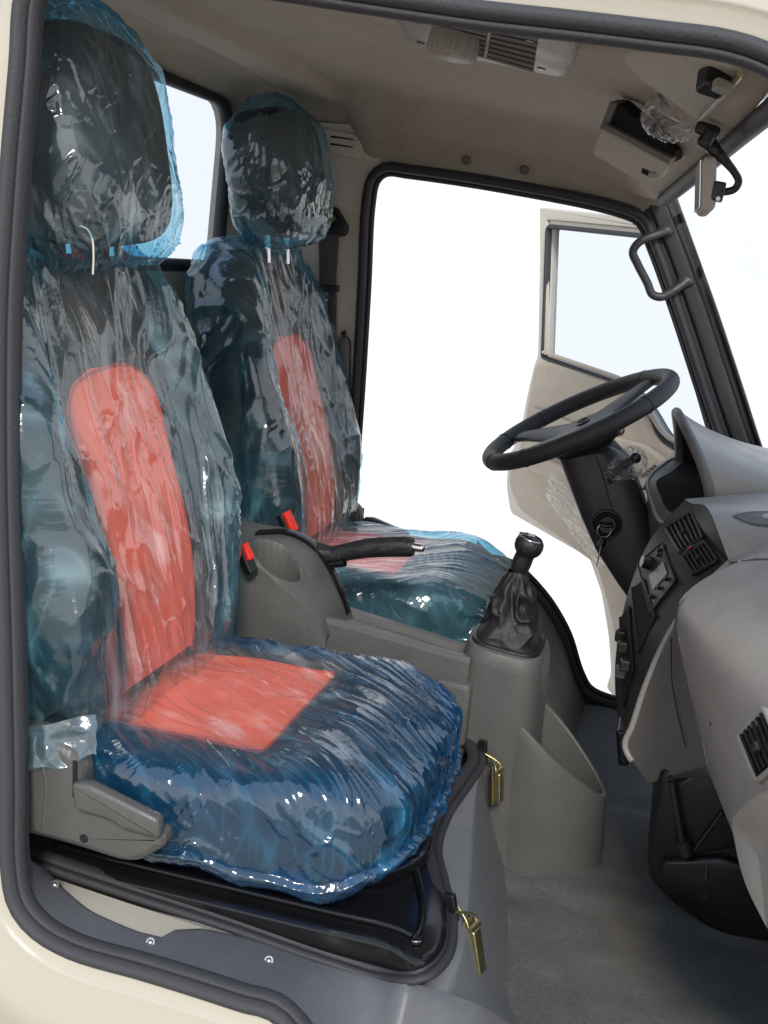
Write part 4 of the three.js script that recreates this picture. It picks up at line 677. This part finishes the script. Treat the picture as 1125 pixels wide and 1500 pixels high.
  part('knob_ring', [new THREE.TorusGeometry(0.0215 * 1, 0.0016, 8, 40).rotateX(Math.PI / 2).applyQuaternion(kq).translate(...kb.clone().addScaledVector(up, 0.0245).toArray())], M.chrome, lv);
  part('knob_cap', [lat([[0.0, 0.0522], [0.018, 0.0515], [0.025, 0.0495], [0.027, 0.047]])], M.blackGloss, lv);
  { const cq = (x, z) => kb.clone().addScaledVector(up, 0.0305).add(V(x, -0.1 * x, z)); part('shift_pattern', [tube([cq(-0.006, -0.007), cq(0.006, -0.007)], 0.0006, 4, 5), tube([cq(-0.006, 0), cq(0.006, 0)], 0.0006, 4, 5), tube([cq(-0.006, 0.007), cq(0.006, 0.007)], 0.0006, 4, 5), tube([cq(0, -0.007), cq(0, 0.007)], 0.0006, 4, 5)], M.mark, lv); }
  const top = kb.clone().addScaledVector(up, -0.042);
  part('boot', [grid((u, v) => {
    const t = u * 2 * Math.PI, p = 4, sq = 1 / Math.pow(Math.abs(Math.cos(t)) ** p + Math.abs(Math.sin(t)) ** p, 1 / p), k = Math.pow(v, 0.8);
    const c = top.clone().lerp(base, k), flare = 0.1 * ss(k, 0, 0.15) + 0.9 * Math.pow(k, 1.5);
    const rx = lerp(0.0165, 0.058, flare), rz = lerp(0.0165, 0.072, flare), ro = lerp(1, sq, k);
    const fold = (0.011 * RG(Math.cos(t) * 0.8 + 5, Math.sin(t) * 0.8, k * 1.8) + 0.003 * RG(Math.cos(t) * 1.5, Math.sin(t) * 1.5 + 2, k * 2)) * Math.sin(Math.PI * Math.min(1, k * 1.02)) ** 0.7;
    return V(c.x + Math.cos(t) * (rx * ro + fold), c.y + 0.012 * Math.sin(k * Math.PI) * N3(Math.cos(t) * 1.5, Math.sin(t) * 1.5, 4) - 0.1 * Math.cos(t) * rx * k, c.z + Math.sin(t) * (rz * ro + fold));
  }, 110, 70)], M.leather, lv);
  part('boot_rim', [tube(ringAt(0.482, 0, 0.058, 0.073, rimY + 0.001, -0.1), 0.006, 100, 8, true)], M.leather, lv);
}
// ---------------------------------------------------------------- hand brake console between the seats
{
  const hb = thing('handbrake_console', 'grey moulded console with cup recess between the two seats', 'console', V(0.1, -0.2, 0.0));
  const cN = spline([[285, 768], [345, 806], [372, 823], [410, 856], [445, 884], [466, 905], [478, 932]].map((p) => Z(...p, 0.125)), 60), cF = spline([[325, 752], [380, 766], [430, 775], [468, 799], [493, 838], [509, 872], [520, 912]].map((p) => Z(...p, -0.06)), 60);
  const conTop = (u, v) => at(cN, u).lerp(at(cF, u), v).add(V(0, 0.007 * Math.sin(Math.PI * clamp(v, 0, 1)), 0));
  const onCon = (px, py, d = 0) => conTop(...onSurf(conTop, px, py)).add(V(0.3 * d, d, 0));
  const cup = onCon(404, 818);
  part('console_body', [grid((u, v) => {
    const drop = (p, k) => V(p.x, lerp(p.y, -0.25, k), p.z);
    if (v < 0.2) return drop(conTop(u, 0), 1 - v / 0.2).add(V(0, -0.004, 0.004 * ss(1 - v / 0.2, 0, 0.2)));
    if (v > 0.85) return drop(conTop(u, 1), (v - 0.85) / 0.15);
    const k = (v - 0.2) / 0.65, p = conTop(u, k); p.y -= 0.004 * (1 - ss(k, 0, 0.05)) + 0.004 * ss(k, 0.95, 1);
    const r = Math.hypot((p.x - cup.x) / 0.05, (p.z - cup.z) / 0.042); p.y -= 0.085 * (1 - ss(r, 0.84, 1.0)) - 0.003 * ss(r, 0.95, 1.02) * (1 - ss(r, 1.02, 1.2));
    return p;
  }, 160, 130, 0.6)], M.console, hb);
  part('console_rear', [grid((u, v) => { const p = conTop(0, v); p.x = lerp(p.x, -0.36, u); p.y -= v < 0.02 || v > 0.98 ? 0.3 : 0; return p; }, 4, 30)], M.console, hb);
  // lever slot liner
  const sl = spline([[376, 783], [425, 783], [462, 803], [484, 835], [499, 868], [510, 902]].map((p) => onCon(...p, 0.004)), 40);
  part('lever_slot', [loft(sl.map((p, i) => { const w = 0.012 + 0.004 * Math.sin(i / 40 * Math.PI); return [p.clone().add(V(0, 0.002, w)), p.clone().add(V(0.003, 0.006, 0)), p.clone().add(V(0, 0.002, -w)), p.clone().add(V(-0.008, -0.02, 0))]; }), { caps: true })], M.blackGloss, hb);
  const zb = onCon(474, 815).z;
  const br = thing('handbrake', 'black handbrake lever with grip and chrome release button', 'handbrake', Z(470, 815, zb));
  const gp = [[438, 806, 0.017], [462, 808, 0.017], [486, 813, 0.015], [510, 808, 0.0145], [540, 803, 0.016], [575, 801, 0.0165], [600, 801, 0.0165], [606, 801, 0.014]].map(([u, v, r]) => [Z(u, v, zb), r]);
  const cg = new THREE.CatmullRomCurve3(gp.map((g) => g[0])), rings = [];
  for (let i = 0; i <= 50; i++) { const t = i / 50, p = cg.getPoint(t), tg = cg.getTangent(t), s = tg.clone().cross(AZ).normalize(), f = t * (gp.length - 1), j = Math.min(gp.length - 2, Math.floor(f)), r = 1.18 * lerp(gp[j][1], gp[j + 1][1], f - j); rings.push(Array.from({ length: 20 }, (_, k) => { const a = k / 20 * 2 * Math.PI, w = 1 + (t > 0.45 && Math.sin(a) < -0.3 ? 0.07 * Math.sin(i * 1.6) : 0); return p.clone().addScaledVector(s, Math.cos(a) * r * w).addScaledVector(AZ, Math.sin(a) * r * 0.9); })); }
  part('grip', [loft(rings, { caps: true, crease: 1 })], M.leather, br);
  part('lever_arm', [tube([Z(505, 822, zb), Z(484, 826, zb), Z(478, 850, zb), Z(488, 880, zb)], 0.011, 24, 10)], M.black, br);
  part('release_button', [rod(Z(605, 801, zb), Z(617, 803, zb), 0.0085, 0.008), ball(Z(617, 803, zb), 0.0078)], M.chrome, br);
}
// ---------------------------------------------------------------- fittings on roof and pillars
const cf0 = (d) => (u, v) => { const x = lerp(0.0, 0.78, u), z = lerp(-0.7, 0.72, v); return V(x, ceil(x, z) - d, z); };
const onCeil = (px, py, d = 0) => cf0(d)(...onSurf(cf0(d), px, py));
for (const [k, [u, v]] of [[683, 235], [768, 249]].entries()) {
  const p = onCeil(u, v, 0.006), n = V(0.1, -0.7, 0.7).normalize();
  const s = mesh('trim_clip', [rod(p.clone().addScaledVector(n, -0.004), p.clone().addScaledVector(n, 0.003), 0.0115, 0.0105, 24), new THREE.TorusGeometry(0.0065, 0.0014, 6, 24).applyQuaternion(new THREE.Quaternion().setFromUnitVectors(AZ, n)).translate(p.x + n.x * 0.003, p.y + n.y * 0.003, p.z + n.z * 0.003)], M.linerClip);
  s.userData = { label: ['round grey trim clip in the roof lining, farther from the windscreen', 'round grey trim clip in the roof lining, nearer to the windscreen'][k], category: 'clip' };
}
{ // roof unit with a dial and a grille
  const n = V(-0.16, -1, 0.03).normalize(), p0 = V(0.24, 0.922, 0.2), R = (u, v, d = 0) => onPlane(u, v, n, p0.clone().addScaledVector(n, d));
  const ru = thing('roof_vent_unit', 'pale grey roof unit with round dial and slatted grille on the headliner', 'roof vent', R(720, 60));
  part('housing', [plate(rounded([[556, 8], [597, 66], [700, 91], [826, 117], [838, 108], [843, 76], [834, 55], [552, 0]].map((p) => R(...p)), [0.02, 0.02, 0.05, 0.012, 0.012, 0.03, 0.02, 0.02]), n, 0.055, 0.012, [], 4)], M.unit, ru);
  const q = [R(640, 62, 0.001), R(650, 20, 0.001), R(790, 45, 0.001), R(781, 103, 0.001)], f = (u, v) => q[0].clone().lerp(q[3], u).lerp(q[1].clone().lerp(q[2], u), v);
  const gr = part('grille', [grid(f, 2, 2)], M.dark, ru);
  for (let i = 0; i < 8; i++) part('slat', [rod(f(0, i / 7.2), f(1, i / 7.2), 0.0028, 0.0028, 8)], M.dashDark, gr);
  part('grille_bar', [rod(f(0.5, 0), f(0.5, 1), 0.0026, 0.0026, 8)], M.dashDark, gr);
  const k = R(668, 50, 0.0), rg = [];
  for (const [r, h] of [[0.03, -0.002], [0.031, 0.01], [0.031, 0.024], [0.029, 0.027], [0.02, 0.03], [0.001, 0.031]]) rg.push(Array.from({ length: 96 }, (_, i) => { const a = i / 96 * 2 * Math.PI, rr = r * (h > 0.003 && h < 0.026 ? 1 + 0.035 * Math.sign(Math.sin(a * 16)) : 1); const [e1, e2] = frameOf(n, AX); return k.clone().addScaledVector(e1, Math.cos(a) * rr).addScaledVector(e2, Math.sin(a) * rr).addScaledVector(n, h); }));
  part('dial', [loft(rg, { crease: 0.5 })], M.unit, ru);
  for (const [u, v] of [[616, 63], [793, 101], [777, 60], [613, 33]]) { const p = R(u, v, 0.0005); part('screw', [rod(p, p.clone().addScaledVector(n, 0.001), 0.006, 0.0055, 16)], M.black, ru); }
}
{ // overhead card pocket
  const zf = 0.0, n = V(-0.25, -0.25, 1).normalize(), p0 = Z(920, 225, zf), R = (u, v, d = 0) => onPlane(u, v, n, p0.clone().addScaledVector(n, d));
  const po = thing('overhead_pocket', 'grey flap-fronted pocket on the headliner above the far front pillar', 'pocket', R(920, 225));
  part('flap', [plate(rounded([[866, 226], [881, 187], [930, 213], [979, 240], [974, 258], [944, 273]].map((p) => R(...p, 0.02)), [0.01, 0.008, 0.05, 0.008, 0.02, 0.02]), n, 0.016, 0.005)], M.visor, po);
  part('flap_edge', [plate([[879, 188], [886, 181], [984, 232], [979, 241]].map((p) => R(...p, 0.016)), n, 0.03, 0.003)], M.dashDark, po);
  part('pocket_well', [plate([[881, 190], [895, 150], [905, 152], [990, 222], [982, 240]].map((p) => R(...p, -0.004)), n, 0.06)], M.dark, po);
  part('pocket_rim', [plate([[877, 190], [893, 149], [904, 151], [890, 186]].map((p) => R(...p, 0.006)), n, 0.05, 0.002)], M.dashDark, po);
  part('catch', [plate([[941, 246], [953, 252], [951, 259], [939, 253]].map((p) => R(...p, 0.0215)), n, 0.003)], M.dark, po);
  part('catch_tab', [box(0.012, 0.008, 0.006, 0.002, R(955, 256, 0.024), V(1, 0, 0), n)], M.unit, po);
}
{ // dome lamp in a clear bag
  const c = onCeil(985, 164, 0.02), lp = thing('dome_lamp', 'clear dome lamp still in crumpled plastic on the headliner', 'lamp', c);
  const q = [[952, 150], [962, 143], [1012, 172], [1008, 184], [986, 198], [964, 182]].map((p) => onCeil(...p, 0.01));
  const n = q[2].clone().sub(q[0]).cross(q[4].clone().sub(q[0])).normalize(); if (n.y > 0) n.negate();
  part('lamp_base', [plate(q, n, 0.012, 0.002)], M.unit, lp);
  part('lens', [plate(q.map((p) => p.clone().lerp(c, 0.22).addScaledVector(n, 0.014)), n, 0.014, 0.005)], M.lens, lp);
  const g = new THREE.IcosahedronGeometry(1, 22), a = g.attributes.position, v = V(); const e1 = q[2].clone().sub(q[0]).normalize(), e2 = n.clone().cross(e1);
  for (let i = 0; i < a.count; i++) { v.fromBufferAttribute(a, i); const w = 1 + 0.22 * RG(v.x * 1.4 + 3, v.y * 1.4, v.z * 1.4) + 0.06 * RG(v.x * 3.2, v.y * 3.2, v.z * 3.2 + 3); const p = c.clone().addScaledVector(e1, v.x * 0.036 * w).addScaledVector(e2, v.y * 0.03 * w).addScaledVector(n, v.z * 0.026 * w + 0.012); a.setXYZ(i, p.x, p.y, p.z); }
  g.deleteAttribute('uv'); g.deleteAttribute('normal'); const m = mergeVertices(g, 1e-5); m.computeVertexNormals();
  part('plastic_bag', [m], M.clear, lp).castShadow = false;
}
{ // sun visor
  const pts = rounded([[908, 80], [930, 108], [1024, 176], [1086, 112], [1076, 97], [985, 80]].map((p) => onCeil(...p, 0.034)), 0.02), n = V(-0.35, -1, 0.05).normalize();
  const sv = thing('sun_visor', 'grey sun visor folded flat under the roof beside the windscreen', 'sun visor', pts[20]);
  const c = pts.reduce((s, p) => s.add(p.clone()), V(0, 0, 0)).divideScalar(pts.length);
  part('visor_board', [loft([pts.map((p) => p.clone().add(V(0, 0.012, 0))), pts.map((p) => p.clone().add(V(0, 0.002, 0))), pts.map((p) => p.clone().lerp(c, 0.03).add(V(0, -0.002, 0))), pts.map((p) => p.clone().lerp(c, 0.5).add(V(0, -0.002, 0))), pts.map(() => c.clone().add(V(0, -0.002, 0)))])], M.visor, sv);
  part('visor_rod', [tube([onCeil(1026, 174, 0.036), onCeil(1058, 140, 0.04), onCeil(1086, 109, 0.04)], 0.0035, 20, 8)], M.unit, sv);
  const k = onCeil(1047, 118, 0.042); part('visor_clip', [box(0.034, 0.03, 0.03, 0.006, k, V(1, 0, -0.6), V(0, -1, 0.3))], M.black, sv);
  part('clip_hook', [box(0.022, 0.012, 0.014, 0.003, onCeil(1058, 127, 0.056), V(1, 0, -0.8), V(0, -1, 0.3))], M.unit, sv);
  part('visor_pin', [rod(onCeil(1076, 118, 0.044), onCeil(1085, 108, 0.044), 0.005, 0.004)], M.brass, sv);
}
{ // inside mirror on its arm
  const zz = 0.26, mr = thing('rear_view_mirror', 'grey backed rear view mirror on a black curved arm', 'mirror', Z(1035, 275, zz));
  part('bracket', [box(0.034, 0.018, 0.034, 0.006, Z(1036, 192, zz), V(1, -0.25, 0), AZ), box(0.02, 0.03, 0.026, 0.007, Z(1036, 202, zz + 0.006), V(1, -0.4, 0), AZ)], M.black, mr);
  const pts = [[1032, 196], [1044, 216], [1060, 233], [1077, 254], [1082, 266], [1076, 277], [1062, 281], [1050, 281]].map(([u, v]) => Z(u, v, zz)); const cv = new THREE.CatmullRomCurve3(pts), rings = [];
  for (let i = 0; i <= 40; i++) { const t = i / 40, p = cv.getPointAt(t), s = cv.getTangentAt(t).cross(AZ).normalize(), r = lerp(0.011, 0.0052, ss(t, 0, 0.6)); rings.push(Array.from({ length: 14 }, (_, k) => p.clone().addScaledVector(s, r * Math.cos(k / 14 * 2 * Math.PI)).addScaledVector(AZ, r * Math.sin(k / 14 * 2 * Math.PI)))); }
  part('arm', [loft(rings, { caps: true })], M.black, mr);
  part('swivel', [box(0.017, 0.026, 0.03, 0.003, Z(1052, 281, zz), V(1, -0.1, 0), AZ)], M.black, mr);
  part('screw', [rod(Z(1052, 291, zz + 0.014), Z(1052, 291, zz + 0.017), 0.003)], M.steel, mr);
  part('mirror_head', [box(0.15, 0.074, 0.02, 0.009, Z(1034, 275, zz - 0.06), V(0.05, 0, 1), V(-1, -0.12, 0.05))], M.visor, mr);
  part('mirror_glass', [box(0.138, 0.064, 0.002, 0.0009, Z(1034, 274, zz - 0.06).add(V(-0.0112, -0.0012, 0.0005)), V(0.05, 0, 1), V(-1, -0.12, 0.05))], M.chrome, mr);
}
{ // grab handle on the far front pillar
  const R = (u, v, d) => farP(u, v).addScaledVector(NF, d), gh = thing('grab_handle', 'dark grey grab handle on the far front pillar', 'grab handle', R(960, 390, 0.03));
  const pts = [R(976, 338, 0.02), R(962, 343, 0.032), R(938, 353, 0.042), R(929, 367, 0.044), R(936, 385, 0.045), R(950, 412, 0.045), R(957, 428, 0.044), R(970, 432, 0.04), R(990, 422, 0.032), R(1006, 411, 0.02)];
  part('grip', [tube(pts, 0.0095, 80, 14)], M.column, gh);
  for (const [u, v] of [[975, 338], [1005, 411]]) { const p = R(u, v, 0.016); part('mount', [new THREE.SphereGeometry(0.0165, 20, 14).scale(1.15, 0.8, 0.7).translate(p.x, p.y, p.z)], M.column, gh); }
}
{ // seat belt on the far pillar
  const R = (u, v, d = 0) => farP(u, v).addScaledVector(NF, d), sb = thing('seat_belt', 'dark grey seat belt hanging from its black anchor on the far rear pillar', 'seat belt', R(490, 400));
  part('anchor', [plate(rounded([[487, 302], [497, 303], [514, 333], [510, 346], [470, 346], [463, 333]].map((p) => R(...p, 0.02)), [0.008, 0.008, 0.012, 0.012, 0.012, 0.012]), NF, 0.014, 0.004)], M.black, sb);
  part('anchor_bolt', [rod(R(489.5, 319, 0.018), R(489.5, 319, 0.026), 0.0115, 0.01, 24), rod(R(489.5, 319, 0.026), R(489.5, 319, 0.028), 0.005, 0.004, 12)], M.brass, sb);
  const st = (a, b, c, d) => grid((u, v) => a.clone().lerp(b, u).lerp(d.clone().lerp(c, u), v).add(V(0, 0, 0.003 * Math.sin(u * Math.PI))), 8, 14);
  part('strap', [st(R(471, 343, 0.022), R(501, 343, 0.022), R(497, 422, 0.03), R(474, 422, 0.03)), st(R(485, 420, 0.02), R(497, 420, 0.02), R(496, 590, 0.02), R(484, 590, 0.02))], M.belt, sb);
  part('slide', [box(0.058, 0.016, 0.014, 0.003, R(486, 421, 0.032), V(1, 0.12, 0), NF)], M.black, sb);
  part('reel_cover', [plate(rounded([[500, 492], [511, 492], [515, 500], [514, 620], [498, 620]].map((p) => R(...p, 0.02)), 0.01), NF, 0.022, 0.005)], M.trimGrey, sb);
  part('bolt', [rod(R(506, 487, 0.01), R(506, 487, 0.022), 0.0065, 0.005)], M.blackGloss, sb);
}
for (const [k, [u, v, z, s]] of [[362, 808, 0.15, 1.0], [425, 764, -0.14, 1.35]].entries()) {
  const p = Z(u, v, z), d = V(0.5, -0.85, 0).normalize(), n = V(0.85, 0.5, 0.25).normalize(), bk = thing('seat_belt_buckle', ['red seat belt buckle button beside the nearer seat', 'red seat belt buckle button beside the farther seat'][k], 'seat belt buckle', p);
  part('button', [box(0.016 * s, 0.032 * s, 0.012, 0.003, p, d.clone().cross(n), n)], M.redPlastic, bk);
  part('buckle_body', [box(0.024 * s, 0.055 * s, 0.016, 0.004, p.clone().addScaledVector(n, -0.01).addScaledVector(d, 0.012 * s), d.clone().cross(n), n)], M.black, bk);
}
// cords that tie the headrest bags
for (const [k, pts] of [[[[115, 330], [128, 336], [135, 350], [137, 375], [136, 402]].map(([u, v]) => Z(u, v, 0.58))], [[[372, 342], [370, 352], [362, 360], [356, 372]].map(([u, v]) => Z(u, v, -0.44))]].entries()) {
  const e = mesh('tie_cord', [tube(pts[0], 0.0014, 30, 6)], M.cord); e.userData = { label: ['loose white tie cord hanging below the nearer headrest bag', 'short white tie cord below the farther headrest bag'][k], category: 'cord' };
}
// over-centre latches that hold the engine cover
for (const [k, L] of [[[655, 1318], [659, 1346], [681, 1346], [693, 1428]], [[702, 1096], [706, 1112], [722, 1121], [722, 1176]]].entries()) {
  const h0 = Y(...L[0], k ? -0.198 : -0.218), h1 = Y(...L[1], k ? -0.2 : -0.224), b0 = Y(...L[2], k ? -0.208 : -0.236), b1 = Z(...L[3], b0.z + 0.005), d = b1.clone().sub(b0).normalize(), n = V(0.9, 0.35, 0.3).normalize(), len = b0.distanceTo(b1), sc = k ? 0.8 : 1;
  const lt = thing('toggle_latch', ['brass toggle latch at the near corner of the engine cover', 'brass toggle latch beside the floor console, at the far corner of the engine cover'][k], 'latch', b0);
  const e1 = d.clone().cross(n).normalize(), nn = e1.clone().cross(d).normalize();
  part('hook', [box(0.01 * sc, h0.distanceTo(h1) * 1.1, 0.016, 0.003, h0.clone().lerp(h1, 0.5).add(V(0.004, 0.004, 0)), e1, nn)], M.black, lt);
  for (const s of [-1, 1]) part('wire', [tube([h0.clone().lerp(h1, 0.5 + 0.35 * s).add(V(0.006, 0.008, 0)), b0.clone().addScaledVector(e1, -0.011 * s * sc).addScaledVector(nn, 0.01), b0.clone().addScaledVector(d, len * 0.35).addScaledVector(e1, -0.011 * s * sc).addScaledVector(nn, 0.009)], 0.002, 24, 8)], M.brass, lt);
  part('latch_plate', [box(0.026 * sc, len, 0.004, 0.0015, b0.clone().lerp(b1, 0.5).addScaledVector(nn, 0.004), e1, nn)], M.brass, lt);
  part('toggle', [box(0.02 * sc, len * 0.78, 0.012, 0.003, b0.clone().lerp(b1, 0.55).addScaledVector(nn, 0.012), e1, nn), rod(b0.clone().addScaledVector(d, len * 0.12).addScaledVector(e1, -0.013 * sc).addScaledVector(nn, 0.012), b0.clone().addScaledVector(d, len * 0.12).addScaledVector(e1, 0.013 * sc).addScaledVector(nn, 0.012), 0.005)], M.brass, lt);
}
{ // heater box under the dash
  const F = (u, v, z = 0.14) => Z(u, v, z), hu = thing('heater_box', 'black plastic heater box under the dashboard', 'heater', F(1010, 1280));
  part('casing', [plate(rounded([[968, 1130], [1060, 1100], [1190, 1420], [1085, 1385], [1035, 1360], [985, 1325], [952, 1292], [947, 1262], [952, 1200]].map((p) => F(...p)), 0.01), AZ, 0.3, 0.012)], M.black, hu);
  part('front_face', [plate(rounded([[985, 1150], [1045, 1120], [1090, 1240], [1010, 1255], [990, 1235]].map((p) => F(...p, 0.15)), 0.01), AZ, 0.03, 0.006)], M.black, hu);
  part('lower_face', [plate(rounded([[970, 1262], [1060, 1258], [1110, 1275], [1150, 1390], [1060, 1350], [1000, 1320], [965, 1290]].map((p) => F(...p, 0.16)), 0.01), AZ, 0.03, 0.006)], M.black, hu);
  part('pipe', [tube([F(984, 1145, 0.165), F(990, 1180, 0.168), F(998, 1225, 0.168), F(1004, 1248, 0.165)], 0.006, 30, 10), rod(F(1000, 1232, 0.165), F(1006, 1252, 0.165), 0.011)], M.blackSoft, hu);
  part('rib', [rod(F(1012, 1252, 0.156), F(1058, 1190, 0.156), 0.003, 0.003, 8), rod(F(1036, 1262, 0.156), F(1034, 1290, 0.162), 0.004, 0.004, 8)], M.blackSoft, hu);
  part('drain_hole', [rod(F(1031, 1312, 0.158), F(1031, 1312, 0.1625), 0.009)], M.dark, hu);
}
{
  const c = Z(930, 1233, -0.22), pd = thing('pedal', 'ribbed black pedal showing past the heater box', 'pedal', c);
  part('pad', [box(0.06, 0.08, 0.012, 0.004, c.clone().add(V(0.012, 0, 0)), AZ, V(-1, 0.5, 0))], M.black, pd);
  for (let i = 0; i < 6; i++) part('tread', [box(0.056, 0.005, 0.006, 0.0015, c.clone().add(V(0.004 + (i - 2.5) * 0.006, (i - 2.5) * 0.0125, 0)), AZ, V(-1, 0.5, 0))], M.blackSoft, pd);
  part('pedal_arm', [tube([c.clone().add(V(0.02, 0, 0)), c.clone().add(V(0.06, 0.1, 0)), c.clone().add(V(0.08, 0.25, 0))], 0.008, 16, 8)], M.black, pd);
}
renderer();
function renderer() {
  const r = new THREE.WebGLRenderer({ antialias: true });
  r.toneMapping = THREE.LinearToneMapping; r.toneMappingExposure = EXPOSURE; r.shadowMap.enabled = true; r.shadowMap.type = THREE.PCFSoftShadowMap;
  r.setSize(768, 1024); r.render(scene, camera);
}
